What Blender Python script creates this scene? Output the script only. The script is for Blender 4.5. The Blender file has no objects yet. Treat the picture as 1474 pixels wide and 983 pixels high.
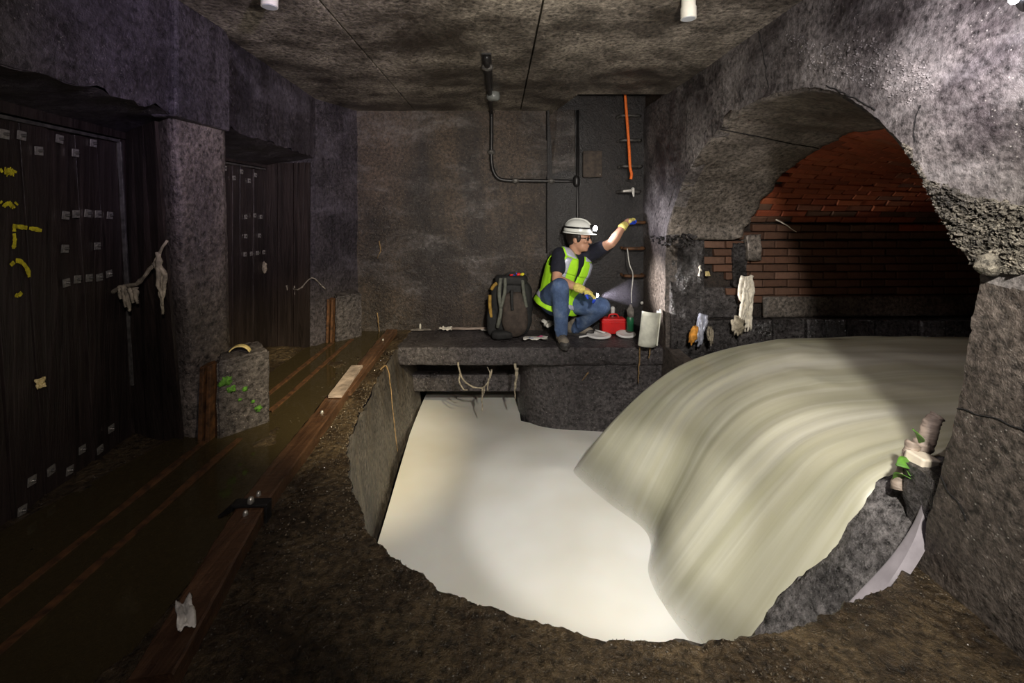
import bpy, bmesh, math, random
from mathutils import Vector, Matrix, noise, Euler
random.seed(7)
scene = bpy.context.scene
COL = scene.collection
PI = math.pi
V = Vector

# ------------------------------------------------------------------ camera, world, lights, exposure
CAM = V((0, 0, 1.2)); F = 650.0; VX, VY = 720.0, 300.0
cd = bpy.data.cameras.new('camera'); cam = bpy.data.objects.new('camera', cd); COL.objects.link(cam)
cam.location = CAM; cam.rotation_euler = (PI/2, 0, 0)
cd.sensor_width = 36; cd.lens = 36*F/1474
cd.shift_x = (737-VX)/1474; cd.shift_y = -(491.5-VY)/1474
cd.clip_start = 0.05
scene.camera = cam
scene.view_settings.view_transform = 'Standard'; scene.view_settings.look = 'None'
scene.view_settings.gamma = 1; scene.view_settings.use_curve_mapping = False
scene.view_settings.exposure = 0.0
w = bpy.data.worlds.new('world'); scene.world = w; w.use_nodes = True
w.node_tree.nodes['Background'].inputs[0].default_value = (0.30, 0.27, 0.42, 1)
w.node_tree.nodes['Background'].inputs[1].default_value = 0.008

def spot(name, loc, target, energy, color, size, blend=0.6, radius=0.05):
    l = bpy.data.lights.new(name, 'SPOT'); l.energy = energy; l.color = color
    l.spot_size = math.radians(size); l.spot_blend = blend; l.shadow_soft_size = radius
    o = bpy.data.objects.new(name, l); COL.objects.link(o); o.location = loc
    o.rotation_euler = (V(target)-V(loc)).to_track_quat('-Z', 'Y').to_euler()
    return o
# key lamp beside the camera; pool to tunnel spots are unseen added fills
spot('key_lamp', (0.60, 0.0, 1.95), (0.95, 2.9, -0.1), 360, (1.0, 0.95, 0.86), 82, 0.9, 0.06)
spot('pool_fill', (0.95, 0.3, 2.0), (0.50, 2.75, -0.75), 230, (1.0, 0.98, 0.95), 24, 0.45, 0.03)  # added core spot, gives the pool its bright patch
spot('back_fill', (0.45, -0.1, 1.60), (-0.95, 4.4, 0.85), 150, (1.0, 0.86, 0.72), 54, 1.0, 0.05)  # added fill for the left part of the back wall
spot('ceiling_fill', (0.35, 0.2, 1.35), (0.0, 2.9, 2.3), 265, (1.0, 0.93, 0.84), 85, 1.0, 0.05)  # unseen spot added to brighten the ceiling
spot('violet_fill', (0.40, 0.1, 1.70), (-1.55, 2.9, 1.80), 150, (0.66, 0.52, 1.0), 46, 1.0, 0.05)  # added violet fill, tints the upper left wall
spot('floor_fill', (0.70, 0.7, 2.0), (-0.98, 3.15, 0.0), 560, (1.0, 0.84, 0.52), 34, 0.8, 0.04)  # added spot, makes the lit patch on the far left floor
spot('gate_fill', (0.10, -0.2, 1.65), (-1.9, 2.4, 0.85), 75, (1.0, 0.90, 0.86), 80, 1.0, 0.05)  # general fill added for the dark gate side
spot('tunnel_fill', (-0.60, 0.6, 1.90), (2.15, 2.55, 0.15), 210, (1.0, 0.92, 0.90), 24, 0.9, 0.04)  # added so light reaches the tunnel water behind the jamb
spot('wall_lamp_light', (1.15, 1.12, 1.66), (1.50, 2.5, 1.45), 21, (0.97, 0.90, 0.98), 150, 0.9, 0.03)

# ------------------------------------------------------------------ geometry of the picture: pixel -> point helpers
def at(px, py, y):
    return V(((px-VX)/F*y, y, CAM.z-(py-VY)/F*y))
def onz(px, py, z=0.0):
    return at(px, py, (CAM.z-z)*F/(py-VY))
def onx(px, py, x):
    return at(px, py, x*F/(px-VX))
def onplane(px, py, a, b):
    """vertical plane through the ground points a and b"""
    dx, dy = (px-VX)/F, 1.0
    ex, ey = b[0]-a[0], b[1]-a[1]
    t = (a[0]*ey-a[1]*ex)/(dx*ey-dy*ex)
    return at(px, py, t)

# ------------------------------------------------------------------ mesh builder
class MB:
    def __init__(s): s.v = []; s.f = []; s.uv = None
    def add(s, verts, faces):
        n = len(s.v); s.v += [tuple(v) for v in verts]; s.f += [tuple(i+n for i in f) for f in faces]; return s
    def box(s, lo, hi):
        x0, y0, z0 = lo; x1, y1, z1 = hi
        return s.add([(x0,y0,z0),(x1,y0,z0),(x1,y1,z0),(x0,y1,z0),(x0,y0,z1),(x1,y0,z1),(x1,y1,z1),(x0,y1,z1)],
                     [(0,3,2,1),(4,5,6,7),(0,1,5,4),(1,2,6,5),(2,3,7,6),(3,0,4,7)])
    def obox(s, c, ax, ay, az, hx, hy, hz):
        c = V(c); ax = V(ax).normalized()*hx; ay = V(ay).normalized()*hy; az = V(az).normalized()*hz
        vs = [c+ax*i+ay*j+az*k for k in (-1,1) for (i,j) in ((-1,-1),(1,-1),(1,1),(-1,1))]
        return s.add(vs, [(0,3,2,1),(4,5,6,7),(0,1,5,4),(1,2,6,5),(2,3,7,6),(3,0,4,7)])
    def prism(s, bottom, top):
        """two equal rings of points -> closed solid"""
        n = len(bottom)
        fs = [tuple(range(n))[::-1], tuple(range(n, 2*n))] + [(i, (i+1)%n, n+(i+1)%n, n+i) for i in range(n)]
        return s.add(list(bottom)+list(top), fs)
    def grid(s, fn, nu, nv, uv=False):
        vs = [fn(i/nu, j/nv) for j in range(nv+1) for i in range(nu+1)]
        fs = [(j*(nu+1)+i, j*(nu+1)+i+1, (j+1)*(nu+1)+i+1, (j+1)*(nu+1)+i) for j in range(nv) for i in range(nu)]
        if uv:
            s.uv = [(i/nu, j/nv) for j in range(nv+1) for i in range(nu+1)]
        return s.add(vs, fs)
    def tube(s, path, r, n=8, caps=True):
        path = [V(p) for p in path]; m = len(path)
        rs = r if isinstance(r, (list, tuple)) else [r]*m
        up = None; vs = []
        for i, p in enumerate(path):
            t = (path[min(i+1,m-1)]-path[max(i-1,0)])
            t = t.normalized() if t.length > 1e-9 else V((0,0,1))
            if up is None: up = V((0,0,1)) if abs(t.z) < .9 else V((1,0,0))
            a = t.cross(up)
            a = a.normalized() if a.length > 1e-6 else t.orthogonal().normalized()
            b = t.cross(a).normalized(); up = b*-1 if b.dot(up) < 0 else b
            a = t.cross(up).normalized(); b = up
            for k in range(n):
                q = 2*PI*k/n; vs.append(p+(a*math.cos(q)+b*math.sin(q))*rs[i])
        fs = [(i*n+k, i*n+(k+1)%n, (i+1)*n+(k+1)%n, (i+1)*n+k) for i in range(m-1) for k in range(n)]
        if caps: fs += [tuple(range(n))[::-1], tuple((m-1)*n+k for k in range(n))]
        return s.add(vs, fs)
    def cone(s, p, q, r0, r1, n=14, h=4):
        """tapered capsule with round ends"""
        p = V(p); q = V(q); d = (q-p); L = d.length; d = d/L if L > 1e-6 else V((0,0,1))
        path = []; rr = []
        for i in range(h+1):
            a = PI/2*i/h
            path.append(p-d*(r0*math.cos(a)+1e-4)); rr.append(max(r0*math.sin(a), r0*.05))
        for i in range(h+1):
            a = PI/2*i/h
            path.append(q+d*(r1*math.sin(a)+1e-4)); rr.append(max(r1*math.cos(a), r1*.05))
        a_ = d.orthogonal().normalized(); b_ = d.cross(a_)
        m = len(path); vs = [path[i]+(a_*math.cos(2*PI*k/n)+b_*math.sin(2*PI*k/n))*rr[i] for i in range(m) for k in range(n)]
        fs = [(i*n+k, i*n+(k+1)%n, (i+1)*n+(k+1)%n, (i+1)*n+k) for i in range(m-1) for k in range(n)]
        fs += [tuple(range(n))[::-1], tuple((m-1)*n+k for k in range(n))]
        return s.add(vs, fs)
    def ell(s, c, r, rot=None, nu=16, nv=10, fn=None):
        c = V(c); R = rot if rot is not None else Matrix.Identity(3)
        vs = []; 
        for j in range(1, nv):
            th = PI*j/nv
            for i in range(nu):
                ph = 2*PI*i/nu
                d = V((math.sin(th)*math.cos(ph), math.sin(th)*math.sin(ph), math.cos(th)))
                k = fn(d) if fn else 1.0
                vs.append(c+R@V((d.x*r[0]*k, d.y*r[1]*k, d.z*r[2]*k)))
        top = len(vs); vs.append(c+R@V((0,0,r[2]))); vs.append(c+R@V((0,0,-r[2])))
        fs = [((j)*nu+i, (j+1)*nu+i, (j+1)*nu+(i+1)%nu, j*nu+(i+1)%nu) for j in range(nv-2) for i in range(nu)]
        fs += [(top, i, (i+1)%nu) for i in range(nu)] + [(top+1, (nv-2)*nu+(i+1)%nu, (nv-2)*nu+i) for i in range(nu)]
        return s.add(vs, fs)
    def mesh(s, name, recalc=True):
        me = bpy.data.meshes.new(name); me.from_pydata(s.v, [], s.f)
        if s.uv and len(s.uv) == len(s.v):
            ul = me.uv_layers.new(name='flow')
            for lp in me.loops: ul.data[lp.index].uv = s.uv[lp.vertex_index]
        if not recalc: return me
        bm = bmesh.new(); bm.from_mesh(me); bmesh.ops.recalc_face_normals(bm, faces=bm.faces); bm.to_mesh(me); bm.free()
        me.validate(); return me

def obj(name, mb, mat, parent=None, smooth=False, bevel=0, solid=0, remesh=0, smooth_it=0, sub=0):
    me = mb.mesh(name) if isinstance(mb, MB) else mb
    if mat is not None and not me.materials: me.materials.append(mat)
    o = bpy.data.objects.new(name, me); COL.objects.link(o)
    if parent: o.parent = parent
    if smooth or remesh: 
        for p in me.polygons: p.use_smooth = True
    if solid: m = o.modifiers.new('thickness', 'SOLIDIFY'); m.thickness = solid; m.offset = 0
    if bevel: m = o.modifiers.new('bevel', 'BEVEL'); m.width = bevel; m.segments = 2; m.limit_method = 'ANGLE'
    if remesh:
        m = o.modifiers.new('remesh', 'REMESH'); m.mode = 'VOXEL'; m.voxel_size = remesh; m.use_smooth_shade = True
        if smooth_it: m = o.modifiers.new('smooth', 'SMOOTH'); m.iterations = smooth_it; m.factor = .5
    if sub: m = o.modifiers.new('sub', 'SUBSURF'); m.levels = sub; m.render_levels = sub
    return o
def tag(o, label=None, cat=None, group=None, kind=None):
    if label: o['label'] = label
    if cat: o['category'] = cat
    if group: o['group'] = group
    if kind: o['kind'] = kind
    return o
def thing(name, loc, label, cat, group=None):
    o = bpy.data.objects.new(name, None); COL.objects.link(o); o.location = loc
    o.empty_display_size = .1
    return tag(o, label, cat, group)
def child(name, mb, mat, parent, **k):
    """part given in world coordinates under a thing that is only translated"""
    o = obj(name, mb, mat, None, **k)
    o.parent = parent; o.matrix_parent_inverse = Matrix.Translation(-parent.location) if parent.type == 'EMPTY' else Matrix.Identity(4)
    return o
def N3(p, sc=1.0, seed=0.0):
    return noise.noise(V((p[0]*sc+seed, p[1]*sc+seed*1.7, p[2]*sc-seed)))
def FB(p, sc=1.0, seed=0.0, o=4):
    return noise.fractal(V((p[0]*sc+seed, p[1]*sc+seed*1.7, p[2]*sc-seed)), 0.9, 2.1, o)
def catmull(pts, n):
    pts = [V(p) for p in pts]; P = [pts[0]*2-pts[1]]+pts+[pts[-1]*2-pts[-2]]; out = []
    m = len(pts)-1
    for k in range(n+1):
        t = k/n*m; i = min(int(t), m-1); u = t-i
        a, b, c, d = P[i:i+4]
        out.append(.5*((2*b)+(c-a)*u+(2*a-5*b+4*c-d)*u*u+(-a+3*b-3*c+d)*u**3))
    return out
def lerp(a, b, t): return a+(b-a)*t
def interp(xs, ys, x):
    if x <= xs[0]: return ys[0]
    for i in range(len(xs)-1):
        if x <= xs[i+1]: return lerp(ys[i], ys[i+1], (x-xs[i])/(xs[i+1]-xs[i]))
    return ys[-1]

# ------------------------------------------------------------------ materials
class NT:
    def __init__(s, name):
        s.m = bpy.data.materials.new(name); s.m.use_nodes = True; s.t = s.m.node_tree; s.n = s.t.nodes
        s.b = s.n['Principled BSDF']
    def new(s, typ, **k):
        n = s.n.new(typ)
        for a, b in k.items(): setattr(n, a, b)
        return n
    def link(s, a, b): s.t.links.new(a, b)
    def coord(s, sc=(1,1,1), kind='Object'):
        c = s.new('ShaderNodeTexCoord'); m = s.new('ShaderNodeMapping'); m.inputs['Scale'].default_value = sc
        s.link(c.outputs[kind], m.inputs[0]); return m.outputs[0]
    def noise(s, co, scale, detail=6, rough=.6, dist=0):
        n = s.new('ShaderNodeTexNoise'); n.inputs['Scale'].default_value = scale; n.inputs['Detail'].default_value = detail
        n.inputs['Roughness'].default_value = rough; n.inputs['Distortion'].default_value = dist
        s.link(co, n.inputs['Vector']); return n.outputs['Fac']
    def ramp(s, fac, stops):
        r = s.new('ShaderNodeValToRGB'); e = r.color_ramp.elements
        while len(e) < len(stops): e.new(.5)
        for i, (p, c) in enumerate(stops):
            e[i].position = p; e[i].color = c if len(c) == 4 else (*c, 1)
        s.link(fac, r.inputs[0]); return r.outputs[0]
    def mix(s, fac, a, b, mode='MIX'):
        n = s.new('ShaderNodeMix', data_type='RGBA', blend_type=mode)
        for inp, val in ((n.inputs[0], fac), (n.inputs[6], a), (n.inputs[7], b)):
            if isinstance(val, (int, float)): inp.default_value = val
            elif isinstance(val, tuple): inp.default_value = val if len(val) == 4 else (*val, 1)
            else: s.link(val, inp)
        return n.outputs[2]
    def bump(s, h, strength, dist=.02, prev=None):
        n = s.new('ShaderNodeBump'); n.inputs['Strength'].default_value = strength; n.inputs['Distance'].default_value = dist
        s.link(h, n.inputs['Height'])
        if prev: s.link(prev, n.inputs['Normal'])
        return n.outputs[0]
def g3(v): return (v, v, v, 1)
MAT = {}
def concrete(name, dark, light, stain=(.012,.009,.008), rough=(.3,.65), scale=1.6, speck=.35, bump=.6, streak=(1,1,.25), stain_amt=.55, coarse=0.0, lo=.36, hi=.66, pale=0.0, pale_col=(.22,.20,.19), band=None):
    t = NT(name); co = t.coord()
    n1 = t.noise(co, scale, 9, .68)
    c = t.ramp(n1, [(lo, dark), (hi, light)])
    n2 = t.noise(t.coord(streak), 2.3, 6, .62, .4)
    sm = t.ramp(n2, [(.44, g3(0)), (.62, g3(1))])
    mul = t.new('ShaderNodeMath', operation='MULTIPLY'); t.link(sm, mul.inputs[0]); mul.inputs[1].default_value = stain_amt
    c = t.mix(mul.outputs[0], c, stain)
    gn_ = t.noise(co, 38, 4, .75)
    c = t.mix(1.0, c, t.ramp(gn_, [(.34, g3(.18)), (.66, g3(1.85))]), 'MULTIPLY')
    if pale:
        n3 = t.noise(t.coord((1,1,2.2)), 1.7, 8, .72, .5); pm = t.ramp(n3, [(.50, g3(0)), (.68, g3(1))])
        pm2 = t.mix(1.0, pm, t.ramp(t.noise(co, 24, 5, .8), [(.35, g3(0)), (.65, g3(1))]), 'MULTIPLY')
        pf = t.new('ShaderNodeMath', operation='MULTIPLY'); t.link(pm2, pf.inputs[0]); pf.inputs[1].default_value = pale
        c = t.mix(pf.outputs[0], c, pale_col)
    # pale grains; the sparkle of glints is painted into their colour
    vo = t.new('ShaderNodeTexVoronoi'); vo.inputs['Scale'].default_value = 75; t.link(co, vo.inputs['Vector'])
    gr = t.ramp(vo.outputs['Distance'], [(.10, g3(1)), (.24, g3(0))])
    pick = t.new('ShaderNodeSeparateColor'); t.link(vo.outputs['Color'], pick.inputs[0])
    pk = t.ramp(pick.outputs[0], [(.80, g3(0)), (.86, g3(1))])
    gm = t.new('ShaderNodeMath', operation='MULTIPLY'); t.link(gr, gm.inputs[0]); t.link(pk, gm.inputs[1])
    gm2 = t.new('ShaderNodeMath', operation='MULTIPLY'); t.link(gm.outputs[0], gm2.inputs[0]); gm2.inputs[1].default_value = speck
    c = t.mix(gm2.outputs[0], c, (.45,.42,.38))
    t.link(c, t.b.inputs['Base Color'])
    r = t.ramp(n2, [(.3, g3(rough[1])), (.7, g3(rough[0]))]); t.link(r, t.b.inputs['Roughness'])
    fine = t.noise(co, 55, 5, .7)
    b = t.bump(n1, bump*.8, .05)
    b = t.bump(fine, bump, .014, b); b = t.bump(gn_, bump*.7, .02, b)
    b = t.bump(gm.outputs[0], bump*.6, .004, b)
    if coarse:
        v2 = t.new('ShaderNodeTexVoronoi'); v2.inputs['Scale'].default_value = 30; t.link(co, v2.inputs['Vector'])
        b = t.bump(v2.outputs['Distance'], coarse, .02, b)
    t.link(b, t.b.inputs['Normal'])
    MAT[name] = t.m; return t
concrete('wall_concrete', (.022,.015,.010), (.084,.060,.042), stain=(.010,.007,.006), stain_amt=.8, pale=.7, speck=.5)
concrete('left_concrete', (.016,.013,.017), (.070,.060,.066), stain=(.008,.006,.008), streak=(2,2,.3), pale=.6, pale_col=(.19,.17,.20))
concrete('ceiling_concrete', (.07,.058,.045), (.27,.235,.19), stain=(.016,.011,.007), streak=(.55,.55,.55), stain_amt=.8, scale=3.2, lo=.4, hi=.6)
concrete('right_concrete', (.045,.038,.037), (.25,.225,.215), stain=(.028,.022,.024), streak=(1,1.2,1.2), stain_amt=.85, scale=2.4, bump=.38, coarse=.12, speck=.7, pale=.7, pale_col=(.42,.39,.38))
concrete('pier_concrete', (.05,.040,.034), (.13,.108,.094), stain=(.05,.038,.032), stain_amt=.5, scale=1.5, bump=.55, speck=.6, streak=(1,1,1))
concrete('shade_concrete', (.006,.005,.005), (.022,.017,.015), stain=(.006,.005,.005), stain_amt=.8, bump=.5, speck=.2)  # near-black tone paints in the shade under the hatch
concrete('boulder', (.05,.046,.046), (.20,.185,.185), stain=(.05,.045,.045), rough=(.12,.3), scale=4, bump=.8, coarse=.2, speck=.3)
concrete('lining_concrete', (.075,.063,.054), (.25,.215,.185), stain=(.035,.027,.020), streak=(.6,2,2), stain_amt=.5, bump=.4, speck=.1)
concrete('floor_concrete', (.026,.016,.008), (.135,.095,.050), stain=(.012,.007,.004), rough=(.18,.5), scale=2.2, bump=1.0, streak=(.9,.9,.9), stain_amt=.75, coarse=.3, speck=.6)
concrete('pit_concrete', (.035,.030,.026), (.12,.105,.088), stain=(.05,.036,.02), streak=(3,3,.2), bump=.5, speck=.4)
concrete('block_concrete', (.035,.030,.032), (.11,.098,.098), stain=(.03,.024,.026), bump=.9, coarse=.4, speck=.95, rough=(.2,.5))
concrete('pillar_concrete', (.065,.052,.045), (.19,.160,.138), stain=(.05,.042,.044), bump=.7, speck=.6, coarse=.2)
concrete('rubble', (.07,.062,.05), (.32,.285,.225), stain=(.04,.034,.03), scale=6, bump=1.0, coarse=.3, speck=.5)
concrete('wet_rock', (.02,.018,.018), (.11,.10,.10), stain=(.03,.026,.026), rough=(.12,.3), scale=4, bump=1.0, coarse=.3, speck=.3)
concrete('mortar', (.02,.014,.011), (.05,.036,.028), stain=(.01,.007,.006), scale=5, speck=.1, bump=.7)

def plain(name, col, rough=.5, metal=0, var=.25, sc=14, bump=.15, trans=0, stretch=(1,1,1), spec=.5):
    t = NT(name); co = t.coord(stretch); n = t.noise(co, sc, 5, .6)
    dk = tuple(c*(1-var) for c in col); lt = tuple(min(1, c*(1+var)) for c in col)
    t.link(t.ramp(n, [(.35, dk), (.65, lt)]), t.b.inputs['Base Color'])
    t.b.inputs['Roughness'].default_value = rough; t.b.inputs['Metallic'].default_value = metal
    t.b.inputs['Specular IOR Level'].default_value = spec
    if bump: t.link(t.bump(n, bump, .01), t.b.inputs['Normal'])
    MAT[name] = t.m; return t.m
plain('steel', (.30,.29,.27), .35, .9, .35, 40)
plain('zinc', (.50,.48,.43), .3, .7, .3, 60)
plain('dark_metal', (.018,.017,.017), .4, .3, .4, 30)
plain('rust', (.085,.036,.012), .7, 0, .6, 25, .5)
plain('galvanised', (.09,.085,.078), .5, .4, .5, 30, .3)
plain('white_plastic', (.62,.60,.52), .4, 0, .12, 8)
plain('pvc', (.70,.70,.60), .4, 0, .25, 6)
plain('pvc_end', (.42,.44,.46), .5, 0, .1, 10)
plain('orange_rope', (.95,.17,.02), .6, 0, .2, 80)
plain('rag', (.30,.26,.19), .9, 0, .5, 30, .6)
plain('pale_rag', (.80,.74,.62), .8, 0, .25, 30, .4)
plain('grey_rag', (.20,.18,.16), .9, 0, .5, 30, .6)
plain('twig', (.22,.14,.06), .7, 0, .5, 40, .4)
plain('driftwood', (.34,.27,.22), .55, 0, .45, 10, .6, stretch=(1,1,6))
plain('leaf', (.10,.26,.03), .45, 0, .4, 30)
plain('moss', (.07,.20,.02), .8, 0, .5, 40, .8)
plain('yellow_paint', (.55,.48,.02), .6, 0, .4, 60, .2)
plain('yellow_scrap', (.62,.50,.22), .5, 0, .3, 20)
plain('foam_block', (.82,.72,.58), .6, 0, .12, 12)
plain('orange_rag', (.70,.30,.04), .7, 0, .4, 25, .4)
plain('paper', (.62,.60,.55), .8, 0, .35, 18, .3)
plain('red_plastic', (.75,.02,.02), .4, 0, .15, 8)
plain('green_plastic', (.02,.14,.06), .35, 0, .2, 12)
plain('white_enamel', (.75,.74,.72), .3, 0, .08, 8, 0)
# the person
plain('skin', (.50,.27,.175), .5, 0, .08, 20, .05)
plain('hair', (.012,.008,.006), .5, 0, .3, 60, .4)
plain('tshirt', (.008,.009,.020), .85, 0, .3, 30, .3)
plain('hi_vis', (.42,.85,.02), .7, 0, .08, 18, .3)
plain('reflective', (.50,.52,.62), .35, .2, .1, 60, .1)
plain('helmet_white', (.78,.80,.76), .28, 0, .05, 10, 0)
plain('glove_yellow', (.70,.60,.16), .85, 0, .2, 60, .4)
plain('glove_blue', (.02,.07,.62), .5, 0, .2, 40, .2)
plain('shoe_dark', (.045,.042,.04), .6, 0, .4, 20, .3)
plain('shoe_tan', (.22,.19,.15), .7, 0, .3, 20, .3)
plain('black_plastic', (.012,.012,.013), .35, 0, .2, 20, 0)
plain('pack_black', (.012,.012,.012), .8, 0, .4, 30, .4)
plain('pack_brown', (.045,.033,.026), .85, 0, .35, 25, .5)
plain('pack_gold', (.30,.18,.03), .8, 0, .3, 30, .3)
plain('strap_grey', (.10,.105,.085), .8, 0, .3, 30, .3)
plain('glass_dark', (.02,.02,.022), .1, 0, .1, 10, 0)
plain('lamp_glass', (.16,.17,.16), .15, 0, .2, 10, 0)
plain('blue_print', (.05,.12,.45), .7, 0, .2, 20, 0)
plain('pink_print', (.55,.10,.22), .7, 0, .2, 20, 0)
def jeans():
    t = NT('denim'); co = t.coord(); n = t.noise(co, 7, 6, .6); f = t.noise(t.coord((1,1,.25)), 160, 3, .6)
    c = t.ramp(n, [(.34, (.03,.055,.13)), (.55, (.075,.125,.25)), (.75, (.20,.26,.38))])
    t.link(t.mix(.35, c, f, 'OVERLAY'), t.b.inputs['Base Color']); t.b.inputs['Roughness'].default_value = .85
    t.link(t.bump(n, .5, .03), t.b.inputs['Normal']); MAT['denim'] = t.m
jeans()
def wood(name, dark, light, rough=.4, sc=(14,14,1.0), bump=.5):
    t = NT(name); co = t.coord(sc); n = t.noise(co, 2.2, 8, .65, .8); n2 = t.noise(t.coord((.8,.8,.5)), 2, 4, .6)
    c = t.ramp(n, [(.3, dark), (.7, light)])
    c = t.mix(t.ramp(n2, [(.4, g3(0)), (.7, g3(.6))]), c, tuple(x*.45 for x in dark))
    t.link(c, t.b.inputs['Base Color']); t.b.inputs['Roughness'].default_value = rough
    t.link(t.bump(n, bump, .015), t.b.inputs['Normal']); MAT[name] = t.m
wood('gate_wood', (.010,.007,.006), (.050,.036,.032))
wood('kerb_wood', (.040,.019,.010), (.17,.088,.046), .35, (14,1.0,14))
def brick_mat(name, cols):
    t = NT(name); oi = t.new('ShaderNodeObjectInfo'); co = t.coord(); n = t.noise(co, 16, 6, .65)
    c = t.ramp(oi.outputs['Random'], cols)
    c = t.mix(t.ramp(n, [(.45, g3(0)), (.75, g3(.75))]), c, (.035,.018,.014))
    t.link(c, t.b.inputs['Base Color']); t.b.inputs['Roughness'].default_value = .75
    t.link(t.bump(n, .7, .012), t.b.inputs['Normal']); MAT[name] = t.m
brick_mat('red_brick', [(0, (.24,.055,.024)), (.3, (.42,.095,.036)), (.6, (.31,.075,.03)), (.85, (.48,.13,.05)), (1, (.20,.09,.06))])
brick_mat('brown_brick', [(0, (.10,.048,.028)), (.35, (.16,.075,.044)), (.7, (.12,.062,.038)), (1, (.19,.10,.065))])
def water_fall():
    t = NT('falling_water'); co = t.coord((1,1,1), 'UV')
    m = t.coord((26,1.1,1), 'UV'); n = t.noise(m, 1.0, 4, .55, .15)
    m2 = t.coord((5,.7,1), 'UV'); n2 = t.noise(m2, 1.0, 3, .5, .1)
    c = t.ramp(n2, [(.3, (.40,.39,.24)), (.5, (.52,.50,.37)), (.70, (.62,.60,.49))])
    c = t.mix(t.ramp(n, [(.42, g3(0)), (.74, g3(.55))]), c, (.78,.77,.66))
    t.link(c, t.b.inputs['Base Color']); t.b.inputs['Roughness'].default_value = .38
    t.b.inputs['Subsurface Weight'].default_value = .15; t.b.inputs['Subsurface Radius'].default_value = (.05,.05,.03)
    t.link(t.bump(n, .10, .02), t.b.inputs['Normal']); MAT['falling_water'] = t.m
    # spray: the sheet thins out where it plunges into the foam
    sx = t.new('ShaderNodeSeparateXYZ'); t.link(co, sx.inputs[0]); fade = t.ramp(sx.outputs[1], [(.76, g3(1)), (.90, g3(0))]); t.link(fade, t.b.inputs['Alpha'])
    t = NT('foam_water'); co = t.coord(); n = t.noise(co, 1.3, 3, .5)
    t.link(t.ramp(n, [(.3, (.72,.69,.60)), (.65, (.86,.85,.80))]), t.b.inputs['Base Color'])
    t.b.inputs['Roughness'].default_value = .6; t.b.inputs['Subsurface Weight'].default_value = .1
    MAT['foam_water'] = t.m
water_fall()
def puddle():
    t = NT('murky_water'); out = t.n['Material Output']
    fr = t.new('ShaderNodeFresnel'); fr.inputs[0].default_value = 1.33
    tr = t.new('ShaderNodeBsdfTransparent'); tr.inputs[0].default_value = (.62,.52,.30,1)
    df = t.new('ShaderNodeBsdfDiffuse'); df.inputs[0].default_value = (.085,.064,.030,1)
    m0 = t.new('ShaderNodeMixShader'); m0.inputs[0].default_value = .55; t.link(tr.outputs[0], m0.inputs[1]); t.link(df.outputs[0], m0.inputs[2])
    gl = t.new('ShaderNodeBsdfGlossy'); gl.inputs['Roughness'].default_value = .06
    n = t.noise(t.coord(), 9, 3, .5); b = t.bump(n, .04, .01); t.link(b, gl.inputs['Normal']); t.link(b, fr.inputs['Normal'])
    m1 = t.new('ShaderNodeMixShader'); t.link(fr.outputs[0], m1.inputs[0]); t.link(m0.outputs[0], m1.inputs[1]); t.link(gl.outputs[0], m1.inputs[2])
    t.link(m1.outputs[0], out.inputs['Surface']); MAT['murky_water'] = t.m
puddle()
plain('foam_grey', (.34,.31,.34), .35, 0, .15, 5, .1, stretch=(3,3,1))
plain('old_box', (.05,.036,.026), .7, .2, .5, 20, .3)
plain('glint_gravel', (.13,.105,.075), .10, 0, .6, 30, 0)
plain('crack_dark', (.006,.005,.005), .9, 0, .2, 20, 0)
def emit(name, col, s):
    t = NT(name); t.b.inputs['Emission Color'].default_value = (*col, 1); t.b.inputs['Emission Strength'].default_value = s
    t.b.inputs['Base Color'].default_value = (*col, 1); MAT[name] = t.m
emit('lamp_glow', (.95,.93,1), 60)

# ================================================================== THE SETTING
CZ = 2.16; WX = 1.40; BY = 4.45; WATER = -0.75
def struct(name, mb, mat, **k): return tag(obj(name, mb, mat, **k), kind='structure')

# ---- floor with the curved lip of the pit
lip_px = [(572,500),(560,515),(535,560),(511,605),(500,640),(502,680),(517,728),(545,780),(590,815),(640,845),(700,870),(780,897),(870,915),(1000,922),(1100,912),(1180,885),(1250,850),(1325,805)]
lip = [V((-.87,4.5,0))]+[onz(*p) for p in lip_px]
outer = [(-2.4,4.6),(-2.4,4.3),(-2.4,4.1),(-2.4,3.6),(-2.4,3.1),(-2.4,2.6),(-2.4,2.2),(-2.4,1.5),(-2.4,.6),(-2.4,-.6),(-2.2,-1.4),(-1.2,-1.4),(-.4,-1.4),(.2,-1.4),(.7,-1.4),(1.0,-1.4),(1.3,-1.4),(1.55,-1.4),(1.6,1.0)]
lipd = catmull(lip, 400); outd = catmull([(*p, 0) for p in outer], 400)
def floor_pt(u, v):
    k = min(400, int(round(u*400)))
    a, b = lipd[k], outd[k]
    p = a.lerp(b, v**1.7)
    edge = math.exp(-(v**1.7)*14)
    z = .010*FB(p, 3.0, 3)+.0045*FB(p, 16, 9)
    jag = edge*(.018*FB(p, 9, 5)+.010*FB(p, 30, 2))
    d = (b-a).normalized()
    z -= .012*edge*max(0, 1-v*40)
    if p.x < -.95: z += lerp(0, -.018+.022*FB(p, 2.1, 21), min(1, (-.95-p.x)*8))
    return V((p.x+d.x*jag, p.y+d.y*jag, z))
UPV = V((0,0,1))
FLOOR = struct('floor', MB().grid(floor_pt, 400, 110), MAT['floor_concrete'], smooth=True)
gv = MB(); rg = random.Random(3)  # gravel, its tiny glossy stones added to make the floor glint
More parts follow.
